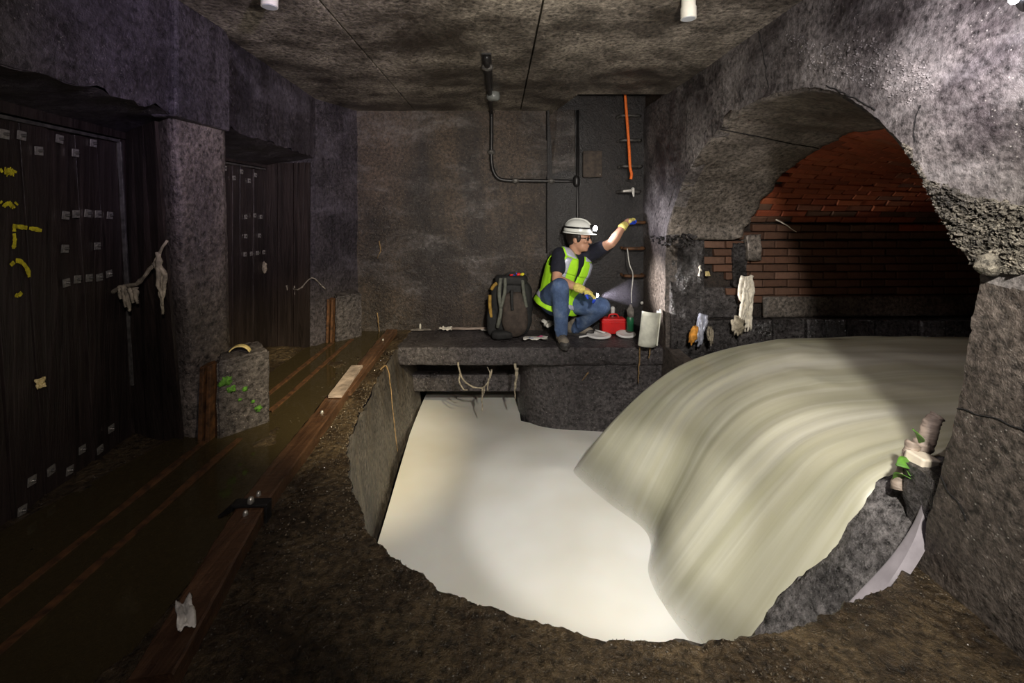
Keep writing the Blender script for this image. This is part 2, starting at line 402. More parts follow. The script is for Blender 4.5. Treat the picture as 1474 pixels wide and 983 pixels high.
for k in range(4200):
    u = rg.random(); v = abs(rg.gauss(0, .42)) if k % 3 else rg.random()
    if v > 1: continue
    p = floor_pt(round(u*400)/400, v)
    if p.y > 3.85 or p.y < .6 or p.x < -2.0: continue
    r = rg.uniform(.001,.0032)*(1 if p.y < 2.2 else 1.5)*(.6+.9*max(0, .5+N3(p, 2.2, 4)))
    o8 = [V(q)*r*rg.uniform(.7,1.3) for q in ((1,0,0),(0,1,0),(-1,0,0),(0,-1,0),(0,0,.8),(0,0,-.8))]; R = Euler((rg.random()*6, rg.random()*6, rg.random()*6)).to_matrix()
    gv.add([p+UPV*r*.4+R@q for q in o8], [(0,1,4),(1,2,4),(2,3,4),(3,0,4),(1,0,5),(2,1,5),(3,2,5),(0,3,5)])
tag(obj('floor_glint_gravel', gv, MAT['glint_gravel'], FLOOR), kind='stuff')
# shallow murky water on the low strip beside the gates
tag(obj('shallow_water', MB().grid(lambda u, v: V((lerp(interp([0,1.7,2.44,3.9,4.44],[-1.75,-1.86,-1.70,-1.68,-1.42],lerp(.2,4.44,v)),-1.0,u), lerp(.2,4.44,v), -.004)), 4, 40).mesh('shallow_water', False), MAT['murky_water']),
    'thin sheet of murky brown water lying along the plank gates', 'water', kind='stuff')

# ---- walls of the pit
def pit_pt(u, v):
    k = int(round(u*200))*2; a = lipd[k]; z = lerp(-.012, -1.25, v)
    left = max(0, 1-max(0, (a.x+.6)/.5)); x = a.x+.08*left*(-z/.75)
    d = .010*FB((a.x, a.y, z), 3, 4)
    edge = math.exp(-v*30); c = (outd[k]-a).normalized()
    j = edge*(.018*FB(a, 9, 5)+.010*FB(a, 30, 2))
    return V((x+d+c.x*j, a.y+d+c.y*j, z))
struct('wall_pit', MB().grid(pit_pt, 200, 24), MAT['pit_concrete'], smooth=True)
sl = MB()
def slab_front(u, v):
    x = lerp(-.90, 1.42, u); e = 0
    pr = [(0,4.5,0.0),(0,3.93,0.0),(0,3.905,-.004),(0,3.9,-.02),(0,3.9,-.145),(0,3.91,-.155),(0,4.6,-.155)]
    t = v*6; i = min(5, int(t)); p = V(pr[i]).lerp(V(pr[i+1]), t-i)
    q = V((x, p.y, p.z)); n = .007*FB(q, 7, 8)+.004*FB(q, 28, 1)
    return V((x, q.y+n*(1 if v > .15 else .2), q.z+n*.6))
sl.grid(slab_front, 160, 24)
struct('floor_slab', sl, MAT['block_concrete'], smooth=True)
# flared pier below the slab and the dark culvert beside it
pc = catmull([(.17,5.2,0),(.17,4.6,0),(.19,4.3,0),(.30,4.08,0),(.55,3.97,0),(1.0,3.93,0),(1.42,3.93,0)], 60)
def pier(u, v):
    p = pc[int(round(u*60))]; z = lerp(-.15, -1.25, v)
    n = .008*FB((p.x, p.y, z), 5, 3)
    return V((p.x+n*.4, p.y-n, z))
struct('wall_pier', MB().grid(pier, 60, 24), MAT['block_concrete'], smooth=True)
struct('culvert_beam', MB().box((-.95,4.3,-.545), (.2,4.42,-.385)), MAT['block_concrete'], bevel=.01)
struct('wall_culvert', MB().box((-1.1,5.2,-1.3), (.4,5.3,-.1)).box((-.95,4.6,-.16), (.3,5.25,-.10)), MAT['wall_concrete'])

# ---- water
land = [(.41,3.18),(.62,2.77),(.78,2.52),(.67,2.25),(.69,2.02),(.80,1.72)]
landd = [(p.x, p.y) for p in catmull([(*l, 0) for l in land], 20)]
def pool_pt(u, v):
    y = lerp(1.30, 5.15, v)
    x0 = interp([1.30,1.62,2.29,3.9,5.2], [.0,-.40,-.70,-.78,-.78], y); x1 = interp([1.3,1.5,3.85,4.0,4.15,5.2], [1.2,1.385,1.385,.5,.19,.17], y)
    x = lerp(x0, x1, u)
    d = -.12*math.log(sum(math.exp(-((V((x, y))-V(l)).length)/.12) for l in landd)/3+1e-9)
    d = max(0, d)
    z = WATER+.020*FB((x, y, 0), .9, 2, 2)+.04*math.exp(-(d/.26)**2)+.07*math.exp(-(d/.6)**2)
    z += .06*math.exp(-((x-.25)/.4)**2-((y-2.3)/.6)**2)
    return V((x, y, z))
pool = tag(obj('foaming_pool', MB().grid(pool_pt, 70, 120), MAT['foam_water'], smooth=True), 'milky white churning water filling the concrete pit', 'water', kind='stuff')
S = [[(4.2,3.74,.16),(2.6,3.72,.16),(1.95,3.60,.145),(1.45,3.43,.07),(1.12,3.34,-.07),(.80,3.26,-.30),(.52,3.20,-.60),(.38,3.17,-.82)],
     [(4.2,3.30,.18),(2.6,3.30,.18),(1.9,3.22,.17),(1.45,3.06,.10),(1.14,2.96,-.05),(.90,2.87,-.30),(.70,2.80,-.60),(.60,2.77,-.82)],
     [(4.2,2.85,.19),(2.6,2.85,.19),(1.9,2.8,.18),(1.45,2.70,.11),(1.18,2.62,-.04),(1.0,2.56,-.30),(.84,2.53,-.60),(.76,2.52,-.82)],
     [(4.2,2.4,.21),(2.6,2.4,.21),(1.9,2.38,.20),(1.45,2.33,.13),(1.18,2.28,-.03),(.95,2.25,-.30),(.75,2.24,-.60),(.66,2.24,-.82)],
     [(4.2,2.05,.23),(2.5,2.05,.23),(1.85,2.03,.22),(1.45,1.99,.15),(1.22,1.97,-.03),(1.0,1.97,-.30),(.79,1.98,-.60),(.69,1.98,-.82)],
     [(4.2,1.72,.25),(2.4,1.75,.25),(1.8,1.75,.25),(1.45,1.70,.18),(1.27,1.69,-.03),(1.10,1.69,-.30),(.92,1.69,-.60),(.82,1.69,-.82)]]
SL = [catmull(s, 80) for s in S]
def fall_pt(u, v):
    k = int(round(v*80)); col = [s[k] for s in SL]
    t = u*5; i = min(4, int(t)); f = t-i
    P = [col[max(i-1,0)], col[i], col[i+1], col[min(i+2,5)]]
    a, b, c, d = P
    p = .5*((2*b)+(c-a)*f+(2*a-5*b+4*c-d)*f*f+(-a+3*b-3*c+d)*f**3)
    fade = min(1, max(0, (v-.25)*3))
    n = .030*noise.noise(V((u*9, v*1.2, 3)))*fade + .012*noise.noise(V((u*34, v*1.6, 7)))*fade + .02*noise.noise(V((p.x*2.2, p.y*3, 1)))*(1-fade)
    # standing waves at the far side of the channel
    if p.x > 1.8: n += .025*max(0, noise.noise(V((p.x*3.5, p.y*5, 5))))
    e = min(u, 1-u)*14
    edge = -.05*max(0, 1-e)**2
    return V((p.x+n*.5*fade, p.y, p.z+n+edge))
tag(obj('falling_water', MB().grid(fall_pt, 110, 80, uv=True), MAT['falling_water'], smooth=True), 'smooth pale green sheet of water spilling from the brick tunnel', 'water', kind='stuff')

# ---- ceiling slabs
ceil = tag(bpy.data.objects.new('ceiling', None), kind='structure'); COL.objects.link(ceil)
T = .16
def slab_panel(ring):
    return MB().prism([(x, y, CZ) for x, y in ring], [(x, y, CZ+T) for x, y in ring])
g = .004
for ring in ([(-2.5,-1.4),(-.84-g,-1.4),(-.84-g,4.6),(-2.5,4.6)], [(-.84+g,-1.4),(.2-g,-1.4),(.2-g,4.6),(-.84+g,4.6)]):
    obj('ceiling_panel', slab_panel(ring), MAT['ceiling_concrete'], ceil, bevel=.008)
mb = MB()
HX0, HX1, HY = .64, .47, 3.80
ring = [(.2+g,-1.4),(1.5,-1.4),(1.5,HY),(HX0,HY),(HX1,4.6),(.2+g,4.6)]
mb.prism([(x, y, CZ) for x, y in ring], [(x, y, CZ+T) for x, y in ring])
obj('ceiling_panel', mb, MAT['ceiling_concrete'], ceil)
# manhole shaft above the hatch
sh = MB().box((HX0-.02,HY-.1,CZ+T), (1.5,HY,3.2)).box((HX1-.15,HY,CZ+T), (HX1+.0,4.7,3.2)).box((1.42,HY,CZ), (1.55,4.7,3.2)).box((.3,4.5,CZ), (1.6,4.65,3.2)).box((.3,HY-.1,3.2), (1.6,4.7,3.3))
obj('manhole_shaft', sh, MAT['wall_concrete'], ceil)
obj('hatch_chamfer', MB().prism([(HX0,HY,CZ),(HX1,BY,CZ),(HX1+.005,BY,CZ-.05),(HX0+.005,HY,CZ-.01)], [(HX0+.1,HY,CZ+.12),(HX1+.1,BY,CZ+.12),(HX1+.11,BY,CZ+.12),(HX0+.11,HY,CZ+.12)]), MAT['ceiling_concrete'], ceil)

# ---- back wall
bw = MB().grid(lambda u, v: V((lerp(-1.6,1.5,u), BY+.012*FB((lerp(-1.6,1.5,u), 0, lerp(-.1,CZ,v)), 1.3, 6), lerp(-.1,CZ+.02,v))), 60, 40)
bw.box((-1.7,BY+.04,-.1), (1.6,BY+.15,CZ+.02))
struct('wall_back', bw, MAT['wall_concrete'], smooth=True)
struct('wall_back_panel', MB().grid(lambda u, v: (lambda q: V((q.x, BY-.035+.008*FB(q, 3, 1), q.z)))(V((lerp(.46,1.42,u), 0, lerp(.0,CZ+.2,v)))), 20, 30).box((.45,BY+.0,.0), (1.42,BY+.05,CZ+.2)), MAT['shade_concrete'], smooth=True)  # panel whose dark colour stands in for shade by the step irons
struct('wall_back_rib', MB().prism([(.46,BY-.02,1.45),(.74,BY-.02,1.45),(.73,BY-.03,1.45),(.50,BY-.03,1.45)], [(.46,BY-.02,CZ),(.74,BY-.02,CZ),(.72,BY-.07,CZ),(.56,BY-.07,CZ)]), MAT['wall_concrete'])

# ---- left wall: lintel band, soffits, reveals and the chamfered corner
LW = [(-1.47,-1.4),(-1.49,.6),(-1.50,2.10),(-1.53,2.5),(-1.62,3.95)]
def lw(t):
    L = [0]
    for i in range(4): L.append(L[-1]+(V(LW[i+1])-V(LW[i])).length)
    d = t*L[-1]
    for i in range(4):
        if d <= L[i+1] or i == 3: return V(LW[i]).lerp(V(LW[i+1]), (d-L[i])/(L[i+1]-L[i]))
def left_up(u, v):
    p = lw(u); z = lerp(CZ+.01, 1.645, v)
    q = V((p.x, p.y, z)); n = .010*FB(q, 2, 3)+.006*FB(q, 11, 2)*(1+2*max(0, v-.8)*5)
    return V((p.x+n, p.y, z+(n*1.5 if v > .95 else 0)))
def left_soffit(u, v):
    p = lw(u); q = V((lerp(p.x, -2.2, v), p.y, lerp(1.645, 1.565, v)))
    n = .012*FB(q, 5, 3)*(1-v) if v > 0 else (.010*FB((p.x, p.y, 1.645), 2, 3)+.012*FB((p.x, p.y, 1.645), 11, 2))*1.5
    return V((q.x+(.01*FB((p.x, p.y, 1.645), 2, 3) if v == 0 else 0), q.y, q.z+n))
mb = MB().grid(left_up, 150, 16).grid(left_soffit, 150, 10)
mb.grid(lambda u, v: (lambda p: V((p.x+.008*FB(p, 3, 1), p.y, p.z)))(V((lerp(-1.62,-1.405,u), lerp(3.95,4.46,u), lerp(-.05,CZ+.01,v)))), 10, 40)
mb.grid(lambda u, v: (lambda p: V((p.x, p.y+.010*FB(p, 4, 1), p.z)))(V((lerp(-2.25,-1.62,u), lerp(4.06,3.95,u), lerp(-.05,1.66,v)))), 20, 40)
mb.box((-2.45,-1.4,-.1), (-2.25,4.6,CZ))
struct('wall_left', mb, MAT['left_concrete'], smooth=True)
# pillar between the two gates
def pil(u, v):
    ring0 = [(-2.25,2.60),(-2.02,2.50),(-1.63,2.38),(-1.605,2.385),(-1.50,2.50),(-1.52,2.56),(-2.25,3.0)]
    ring1 = [(-2.25,2.55),(-1.98,2.42),(-1.545,2.085),(-1.52,2.085),(-1.505,2.44),(-1.53,2.50),(-2.25,3.0)]
    t = u*6; i = min(5, int(t)); f = t-i
    a = V(ring0[i]).lerp(V(ring0[i+1]), f); b = V(ring1[i]).lerp(V(ring1[i+1]), f)
    p = a.lerp(b, v); z = lerp(-.05, 1.75, v)
    q = V((p.x, p.y, z)); n = .008*FB(q, 4, 2)+.003*FB(q, 20, 2)
    return V((p.x+n, p.y-n*.5, z))
struct('wall_pillar', MB().grid(pil, 48, 50), MAT['pillar_concrete'], smooth=True)
# rounded bracket where the pillar meets the ceiling
brk = []
for k in range(13):
    a = PI/2*k/12; brk.append((0, 2.46-.02-.06*(1-math.cos(a))*0, 0))
prof = [(2.06,1.62),(2.06,CZ)] + [(2.40+.07*math.sin(a), CZ-.07*(1-math.cos(a))) for a in [PI/2*k/8 for k in range(9)]] + [(2.47,1.62)]
mb = MB().prism([(-1.60, y, z) for y, z in prof], [(-1.475, y, z) for y, z in prof])
struct('wall_bracket', mb, MAT['left_concrete'], bevel=.012)

# ---- plank gates (the chamber's big wooden doors)
def gate(name, a, b, start, width, height, lean, count, right_frame):
    d = tag(bpy.data.objects.new(name, None), kind='structure'); COL.objects.link(d)
    a = V((*a, 0)); b = V((*b, 0)); e = (b-a).normalized(); n = V((e.y, -e.x, 0))
    if n.x < 0: n = -n
    def post(nm, s0, s1, z0, z1, th, off, mat):
        r = []
        for z in (z0, z1):
            sh = e*(-lean*z/height)
            p0 = b-e*s0+sh+n*off; p1 = b-e*s1+sh+n*off; up = V((0,0,z))
            r.append([p0+up, p1+up, p1-n*th+up, p0-n*th+up])
        return child(nm, MB().prism(r[0], r[1]), mat, d, bevel=.0015)
    for i in range(count):
        s0 = start+i*width
        post('plank', s0+.003, s0+width-.003, -.03, height+.004*math.sin(i*5), .06, .006*math.sin(i*2.3), MAT['gate_wood'])
    post('frame_post', -right_frame, -.012, -.03, height+.04, .10, .012, MAT['gate_wood'])
    post('edge_strip', -.012, .0, .25, height+.004, .02, .022, MAT['galvanised'])
    # head strip along the top of the planks
    sh = e*(-lean); p0 = b+sh; p1 = b-e*(count*width)+sh; z = V((0,0,height)); 
    child('head_strip', MB().prism([p0+z+n*.02, p1+z+n*.02, p1+z-n*.03, p0+z-n*.03], [q+V((0,0,.014)) for q in (p0+z+n*.02, p1+z+n*.02, p1+z-n*.03, p0+z-n*.03)]), MAT['galvanised'], d)
    child('head_board', MB().prism([p0+e*.2+z+n*.03+V((0,0,.02)), p1+z+n*.03+V((0,0,.02)), p1+z-n*.06+V((0,0,.02)), p0+e*.2+z-n*.06+V((0,0,.02))], [q+V((0,0,.16)) for q in (p0+e*.2+z+n*.03, p1+z+n*.03, p1+z-n*.06, p0+e*.2+z-n*.06)]), MAT['gate_wood'], d)
    return d, n, e
g1a, g1b = (-1.90,1.715), (-1.99,2.44)
gate1, gn, ge = gate('door_1', g1a, g1b, 0, .135, 1.54, .12, 13, .17)
g2a, g2b = (-2.1,3.0), (-2.1,4.04)
gate2, gn2, ge2 = gate('door_2', g2a, g2b, 0, .10, 1.54, .0, 10, .10)
for d_, pts in ((gate1, [((-2.03,2.485),(-1.66,2.372)), ((-1.99,2.40),(-1.575,2.075))]), (gate2, [((-2.12,4.03),(-1.66,3.945)), ((-2.12,4.03),(-1.655,3.945))])):
    (a0, b0), (a1, b1) = pts
    for k in range(3):
        f0, f1 = k/3+.006, (k+1)/3-.006; off = V((.0,-.016-.003*(k % 2),0)); th = V((0,.02,0))
        lo = [V((*V(a0).lerp(V(b0), f), -.03))+off for f in (f0, f1)]; hi = [V((*V(a1).lerp(V(b1), f), 1.60))+off for f in (f0, f1)]
        child('reveal_board', MB().prism([lo[0], lo[1], lo[1]+th, lo[0]+th], [hi[0], hi[1], hi[1]+th, hi[0]+th]), MAT['gate_wood'], d_)
plate_me = MB().box((-.022,-.022,0), (.022,.022,.006)).mesh('bolt_plate'); plate_me.materials.append(MAT['zinc'])
bolt_me = MB().cone((0,0,.004), (0,0,.016), .010, .008, 8, 2).mesh('bolt'); bolt_me.materials.append(MAT['steel'])
def plates(door, a, b, n, e, pts, sc=1.0):
    R = Matrix((e, V((0,0,1)), n)).transposed()
    if R.determinant() < 0: R = Matrix((-e, V((0,0,1)), n)).transposed()
    for k, (px, py, full) in enumerate(pts):
        p = onplane(px, py, a, b)+n*.008
        M = Matrix.Translation(p) @ R.to_4x4() @ Matrix.Rotation(random.uniform(-.12,.12), 4, 'Z') @ Matrix.Scale(sc, 4)
        o = bpy.data.objects.new('bolt_plate', plate_me); COL.objects.link(o); o.parent = door; o.matrix_basis = M
        c = bpy.data.objects.new('bolt', bolt_me); COL.objects.link(c); c.parent = o
plates(gate1, g1a, g1b, gn, ge, [(2,193,1),(27,195,1),(52,217,1),(82,200,1),(105,220,1),(131,206,1),(91,310,1),(106,308,1),(123,307,1),(138,308,1),(155,310,1),(90,358,1),(137,354,1),(92,407,1),(108,402,1),(125,400,1),(140,399,1),(154,394,1),(157,617,1),(115,647,1),(141,647,1),(97,677,1),(70,677,1),(42,692,1),(28,735,1)], .8)
plates(gate2, g2a, g2b, gn2, ge2, [(322,242,1),(346,247,1),(335,256,1),(366,252,1),(357,260,1),(352,312,1),(365,310,1),(374,312,1),(352,340,1),(372,339,1),(351,366,1),(360,365,1),(369,364,1),(378,363,1)], .8)
# yellow chalk strokes on the first gate
def stroke(pts, wdt):
    P = [onplane(px, py, g1a, g1b)+gn*.0105 for px, py in pts]; P = catmull(P, 14)
    m = MB()
    for i in range(14):
        if (i*7+int(pts[0][1])) % 11 == 0: continue
        t = (P[i+1]-P[i]).normalized(); s = t.cross(gn).normalized()*wdt*(.7+.5*random.random())
        m.add([P[i]-s, P[i+1]-s, P[i+1]+s, P[i]+s], [(0,1,2,3)])
    child('chalk_stroke', m, MAT['yellow_paint'], gate1, solid=.001)
for pts in ([(-4,246),(4,243),(6,252),(10,242),(14,252),(17,245)], [(-4,290),(3,296),(8,291),(14,298),(20,292)], [(14,325),(28,327),(42,329),(56,332)],
            [(17,324),(16,335),(17,347),(15,358)], [(11,382),(20,375),(30,380),(37,392),(38,402)], [(18,424),(22,426),(27,421)]):
    stroke(pts, .008)

# ---- right wall with the arch
arch_px = [(960,345),(962,325),(972,290),(985,258),(1003,225),(1026,194),(1055,164),(1085,146),(1120,133),(1160,126),(1200,131),(1235,148),(1270,175),(1303,212),(1330,252),(1352,290),(1372,326),(1388,358),(1400,372),(1411,388)]
near_px = [(1413,400),(1408,440),(1396,500),(1376,600),(1352,690),(1326,803)]
far_px = [(957,500),(957,450),(959,400)]
rim = [onx(*p, WX) for p in far_px+arch_px+near_px]
rimd = catmull(rim, 260)
hole = []
for i, p in enumerate(rimd):
    j = .006*FB(p, 14, 3)+.004*FB(p, 45, 1)
    if 170 < i < 212: j += .012*abs(FB(p, 16, 8))
    if i == 0 or i == 260: j = 0
    c = V((WX, 2.5, .8)); d = (p-c).normalized()
    hole.append(V((WX, p.y+d.y*j, p.z+d.z*j)))
def wnoise(p): return .010*FB(p, 1.8, 4, 3)+.004*FB(p, 7, 4, 3)
bm = bmesh.new()
outer_ring = [V((WX,-1.4,-1.3)), V((WX,4.47,-1.3)), V((WX,4.47,CZ+.01)), V((WX,-1.4,CZ+.01))]
vo = [bm.verts.new(p) for p in outer_ring]; vh = [bm.verts.new(p) for p in hole]
es = [bm.edges.new((vo[i], vo[(i+1)%4])) for i in range(4)] + [bm.edges.new((vh[i], vh[(i+1)%len(vh)])) for i in range(len(vh))]
bmesh.ops.triangle_fill(bm, edges=es, use_beauty=True, use_dissolve=False)
for lim in (.8, .4, .22, .13, .08, .08):
    bmesh.ops.subdivide_edges(bm, edges=[e for e in bm.edges if e.calc_length() > lim], cuts=1)
    bmesh.ops.triangulate(bm, faces=bm.faces)
    bmesh.ops.beautify_fill(bm, faces=bm.faces, edges=[e for e in bm.edges if not e.is_boundary])
for v in bm.verts:
    v.co.x += wnoise(v.co)
ext = bmesh.ops.extrude_face_region(bm, geom=list(bm.faces))
bmesh.ops.translate(bm, vec=(.10,0,0), verts=[g for g in ext['geom'] if isinstance(g, bmesh.types.BMVert)])
bmesh.ops.recalc_face_normals(bm, faces=bm.faces)
me = bpy.data.meshes.new('wall_right'); bm.to_mesh(me); bm.free()
wall_r = struct('wall_right', me, MAT['right_concrete'])
me.materials.append(MAT['pier_concrete'])
for p in me.polygons:
    c = p.center; lim = (.985 if c.y < 2 else .93)+.012*FB(c, 12, 3)
    if c.z < lim: p.material_index = 1
    p.use_smooth = True
me.set_sharp_from_angle(angle=math.radians(38))
def crack(pts, r=.0035):
    P = catmull([onx(*q, WX) for q in pts], 26); P = [p+V((wnoise(p)-.0005, .010*N3(p, 22, 1), .010*N3(p, 22, 5))) for p in P]
    obj('crack', MB().tube(P, [r*(.6+.8*abs(N3((i*.9,0,0)))) for i in range(27)], 5), MAT['crack_dark'], wall_r)
for c_ in ([(990,158),(988,190),(989,226)], [(1092,40),(1101,85),(1106,126)], [(1378,588),(1410,596),(1440,603),(1480,622)], [(1353,682),(1366,705),(1384,728),(1391,748)], [(1190,122),(1240,146),(1262,160)], [(1318,205),(1320,175),(1330,150)]): crack(c_)

hj = [p for p in hole if p.y < 2.0 and p.z < 1.35]
def jamb(u, v):
    p = hj[min(len(hj)-1, int(round(u*(len(hj)-1))))]; q = V((WX+.02+.38*v, p.y-.015*v*0-.004, p.z)); return q+V((0,.012*FB(q, 6, 2)*v,0))
tag(obj('jamb_reveal', MB().grid(jamb, len(hj)-1, 14), MAT['pier_concrete'], smooth=True), kind='structure')

# broken aggregate showing on the wall
def lump(rs):
    m = MB(); seed = random.random()*50
    m.ell((0,0,0), (1,1,1), None, 7, 5, lambda d: .8+.55*N3(d, 1.6, seed)); return m
lumps = [lump(0) for _ in range(8)]
def scatter(name, poly, count, r0, r1, mat, depth):
    m = MB(); c = 0
    xs = [p[0] for p in poly]; ys = [p[1] for p in poly]
    def inside(x, y):
        r = False; j = len(poly)-1
        for i in range(len(poly)):
            if (poly[i][1] > y) != (poly[j][1] > y) and x < (poly[j][0]-poly[i][0])*(y-poly[i][1])/(poly[j][1]-poly[i][1])+poly[i][0]: r = not r
            j = i
        return r
    while c < count:
        x = random.uniform(min(xs), max(xs)); y = random.uniform(min(ys), max(ys))
        if not inside(x, y): continue
        p = onx(x, y, WX); s = random.uniform(r0, r1); p.x += wnoise(p)+s*.35; R = Euler((random.random()*6, random.random()*6, random.random()*6)).to_matrix()
        l = lumps[c % 8]; sx = V((random.uniform(.7,1.3), random.uniform(.7,1.3), random.uniform(.6,1.0)))*s
        m.add([p+V((random.uniform(-depth,depth*.4),0,0))+R@V((v[0]*sx.x, v[1]*sx.y, v[2]*sx.z)) for v in l.v], l.f); c += 1
    o = obj(name, m, mat, wall_r); o['kind'] = 'stuff'; return o
scatter('broken_aggregate', [(1338,262),(1365,268),(1400,285),(1480,300),(1480,392),(1418,392),(1392,352),(1370,320)], 900, .005, .017, MAT['rubble'], .014)
scatter('worn_aggregate', [(1120,40),(1180,60),(1260,55),(1330,85),(1360,130),(1310,150),(1240,120),(1160,100)], 420, .002, .0065, MAT['right_concrete'], .004)
scatter('arch_crumbs', [(1300,205),(1312,212),(1395,365),(1378,350),(1340,275)], 150, .004, .010, MAT['rubble'], .008)
scatter('jamb_crumbs', [(935,338),(1000,338),(1000,356),(940,352)], 60, .006, .02, MAT['wet_rock'], .02)
tag(obj('loose_stone', MB().ell(onx(1424,381,WX-.02), (.035,.03,.032), None, 18, 12, lambda d: 1+.18*N3(d, 2, 3)), MAT['rubble'], smooth=True), 'rounded brown stone stuck below the crumbling arch edge', 'stone')

# ---- tunnel: plaster lining, then brickwork
prof3 = [V((WX,3.80,.12)), V((WX,3.80,.5))]+[onx(*p, WX) for p in arch_px]+[onx(*p, WX) for p in near_px]
PL = [0.0]
for i in range(len(prof3)-1): PL.append(PL[-1]+(prof3[i+1]-prof3[i]).length)
LTOT = PL[-1]
def P0(L):
    for i in range(len(PL)-1):
        if L <= PL[i+1] or i == len(PL)-2: return prof3[i].lerp(prof3[i+1], (L-PL[i])/(PL[i+1]-PL[i]))
crown = PL[2+9]; spring = PL[2]
def ab(L):
    if L < crown:
        t = max(0, (L-spring)/(crown-spring)); t = t*t*(3-2*t); return .03+.32*t, -.20*t
    t = max(0, 1-(L-crown)/(LTOT-crown)); return .35*t, -.20
def frame(L):
    a, b = ab(L); d = V((1, a, b)); tg = (P0(min(L+.03, LTOT))-P0(max(L-.03, 0))).normalized()
    n = d.normalized().cross(tg).normalized()
    if n.dot(V((0,2.6,.7))-V((0, P0(L).y, P0(L).z))) < 0: n = -n
    return d, tg, n
def PT(L, s, off=0):
    d, tg, n = frame(L); return P0(L)+d*s-n*off
def proj(p):
    return VX+F*p.x/p.y, VY-F*(p.z-CAM.z)/p.y
J = [(345,1065),(315,1080),(280,1105),(248,1128),(220,1165),(208,1190),(190,1225),(183,1300)]
def s_edge(L):
    s = 0.0
    while s < 1.9:
        x, y = proj(PT(L, s))
        xe = interp([-q[0] for q in J], [q[1] for q in J], -y)
        if x > xe: break
        s += .02
    return s
EDGE = [s_edge(LTOT*i/200) if LTOT*i/200 >= spring-.001 else .0 for i in range(201)]
def sedge(L): 
    t = L/LTOT*200; i = min(199, int(t)); return lerp(EDGE[i], EDGE[i+1], t-i)
# lining (a solid skin with a broken outer edge)
def lining(u, v):
    L = lerp(spring-.0, PL[2+len(arch_px)-1], u); se = sedge(L)+.03*FB((L*7, 0, 0), 1, 2)
    s = .05+(se-.05)*v if se > .06 else .05+.03*v
    p = PT(L, s); n = .008*FB(p, 4, 2)
    return p+frame(L)[2]*n+V((-.045*(1-min(1, v*6)) if v < .17 else 0, 0, 0))
lin = tag(obj('tunnel_lining', MB().grid(lining, 150, 24), MAT['lining_concrete'], smooth=True), kind='structure')
m = lin.modifiers.new('thick', 'SOLIDIFY'); m.thickness = .05; m.offset = 1.0
def on_lining(px, py):
    best = None
    for i in range(120):
        L = lerp(spring, crown+.3, i/120)
        for k in range(0, 60):
            s = .02+k*.025; x, y = proj(PT(L, s)); d = (x-px)**2+(y-py)**2
            if best is None or d < best[0]: best = (d, L, s)
    return best[1], best[2]
(La, sa), (Lb, sb) = on_lining(1031,181), on_lining(1178,214)
joint = []
for k in range(21):
    L = lerp(La, Lb, k/20); s = lerp(sa, sb, k/20); p = PT(L, s); joint.append(p+frame(L)[2]*(.008*FB(p, 4, 2)+.001))
obj('lining_joint', MB().tube(joint, .005, 5), MAT['crack_dark'], lin)
# make sure the skin grows outwards
if (lin.data.polygons[0].normal.dot(frame(spring)[2])) > 0: m.offset = -1.0
tun = tag(bpy.data.objects.new('wall_tunnel', None), kind='structure'); COL.objects.link(tun)
obj('mortar_bed', MB().grid(lambda u, v: PT(lerp(0, LTOT, u), lerp(.0, 4.4, v), .085), 120, 30), MAT['mortar'], tun, smooth=True)
obj('tunnel_end', MB().grid(lambda u, v: V((5.6, lerp(-.5,6,u), lerp(-.5,3,v))), 2, 2).grid(lambda u, v: V((lerp(1.5,5.6,u), lerp(1.2,4.2,v), -.2)), 2, 2), MAT['mortar'], tun)
BL, BH, BD = .205, .058, .06
def brick_mesh(seed):
    rnd = random.Random(seed); b = bmesh.new(); bmesh.ops.create_cube(b, size=1)
    for v in b.verts: v.co = V((v.co.x*BL, v.co.y*BH, v.co.z*BD))
    bmesh.ops.bevel(b, geom=[e for e in b.edges if all(v.co.z > 0 for v in e.verts)], offset=.006, segments=1, affect='EDGES')
    for v in b.verts: v.co += V((rnd.uniform(-.003,.003), rnd.uniform(-.002,.002), rnd.uniform(-.002,.002)))
    me = bpy.data.meshes.new('brick'); b.to_mesh(me); b.free(); return me
BM = {}
for nm in ('red_brick', 'brown_brick'):
    BM[nm] = [brick_mesh(k) for k in range(5)]
    for q in BM[nm]: q.materials.append(MAT[nm])
cand = []
k = 0; L = .30
while L < crown+.75:
    lo = sedge(L) if L > spring else (.30+.12*abs(N3((k*3.1, 0, 0))) if L > .55 else .55)
    s = max(.12, lo)-random.random()*.08 + (0 if L > spring else 0)
    s = math.floor(s/(BL+.01))*(BL+.01)+(k % 2)*BL/2
    dl = frame(L)[0].length
    while s < 3.4:
        if s+BL*.35 > lo-.02:
            x, y = proj(PT(L, s)); vis = x < 1440 and -20 < y
            # facing: size shown in the picture
            c = PT(L, s+.1); fr = frame(L)
            cosv = fr[2].dot((CAM-c).normalized()); dist = (CAM-c).length
            cand.append((max(0, cosv)/dist**2 if vis else -1+max(0, cosv)*.1, L, s))
        s += (BL+.010)/dl
    k += 1; L += BH+.009
cand.sort(reverse=True)
rest = {'red_brick': MB(), 'brown_brick': MB()}
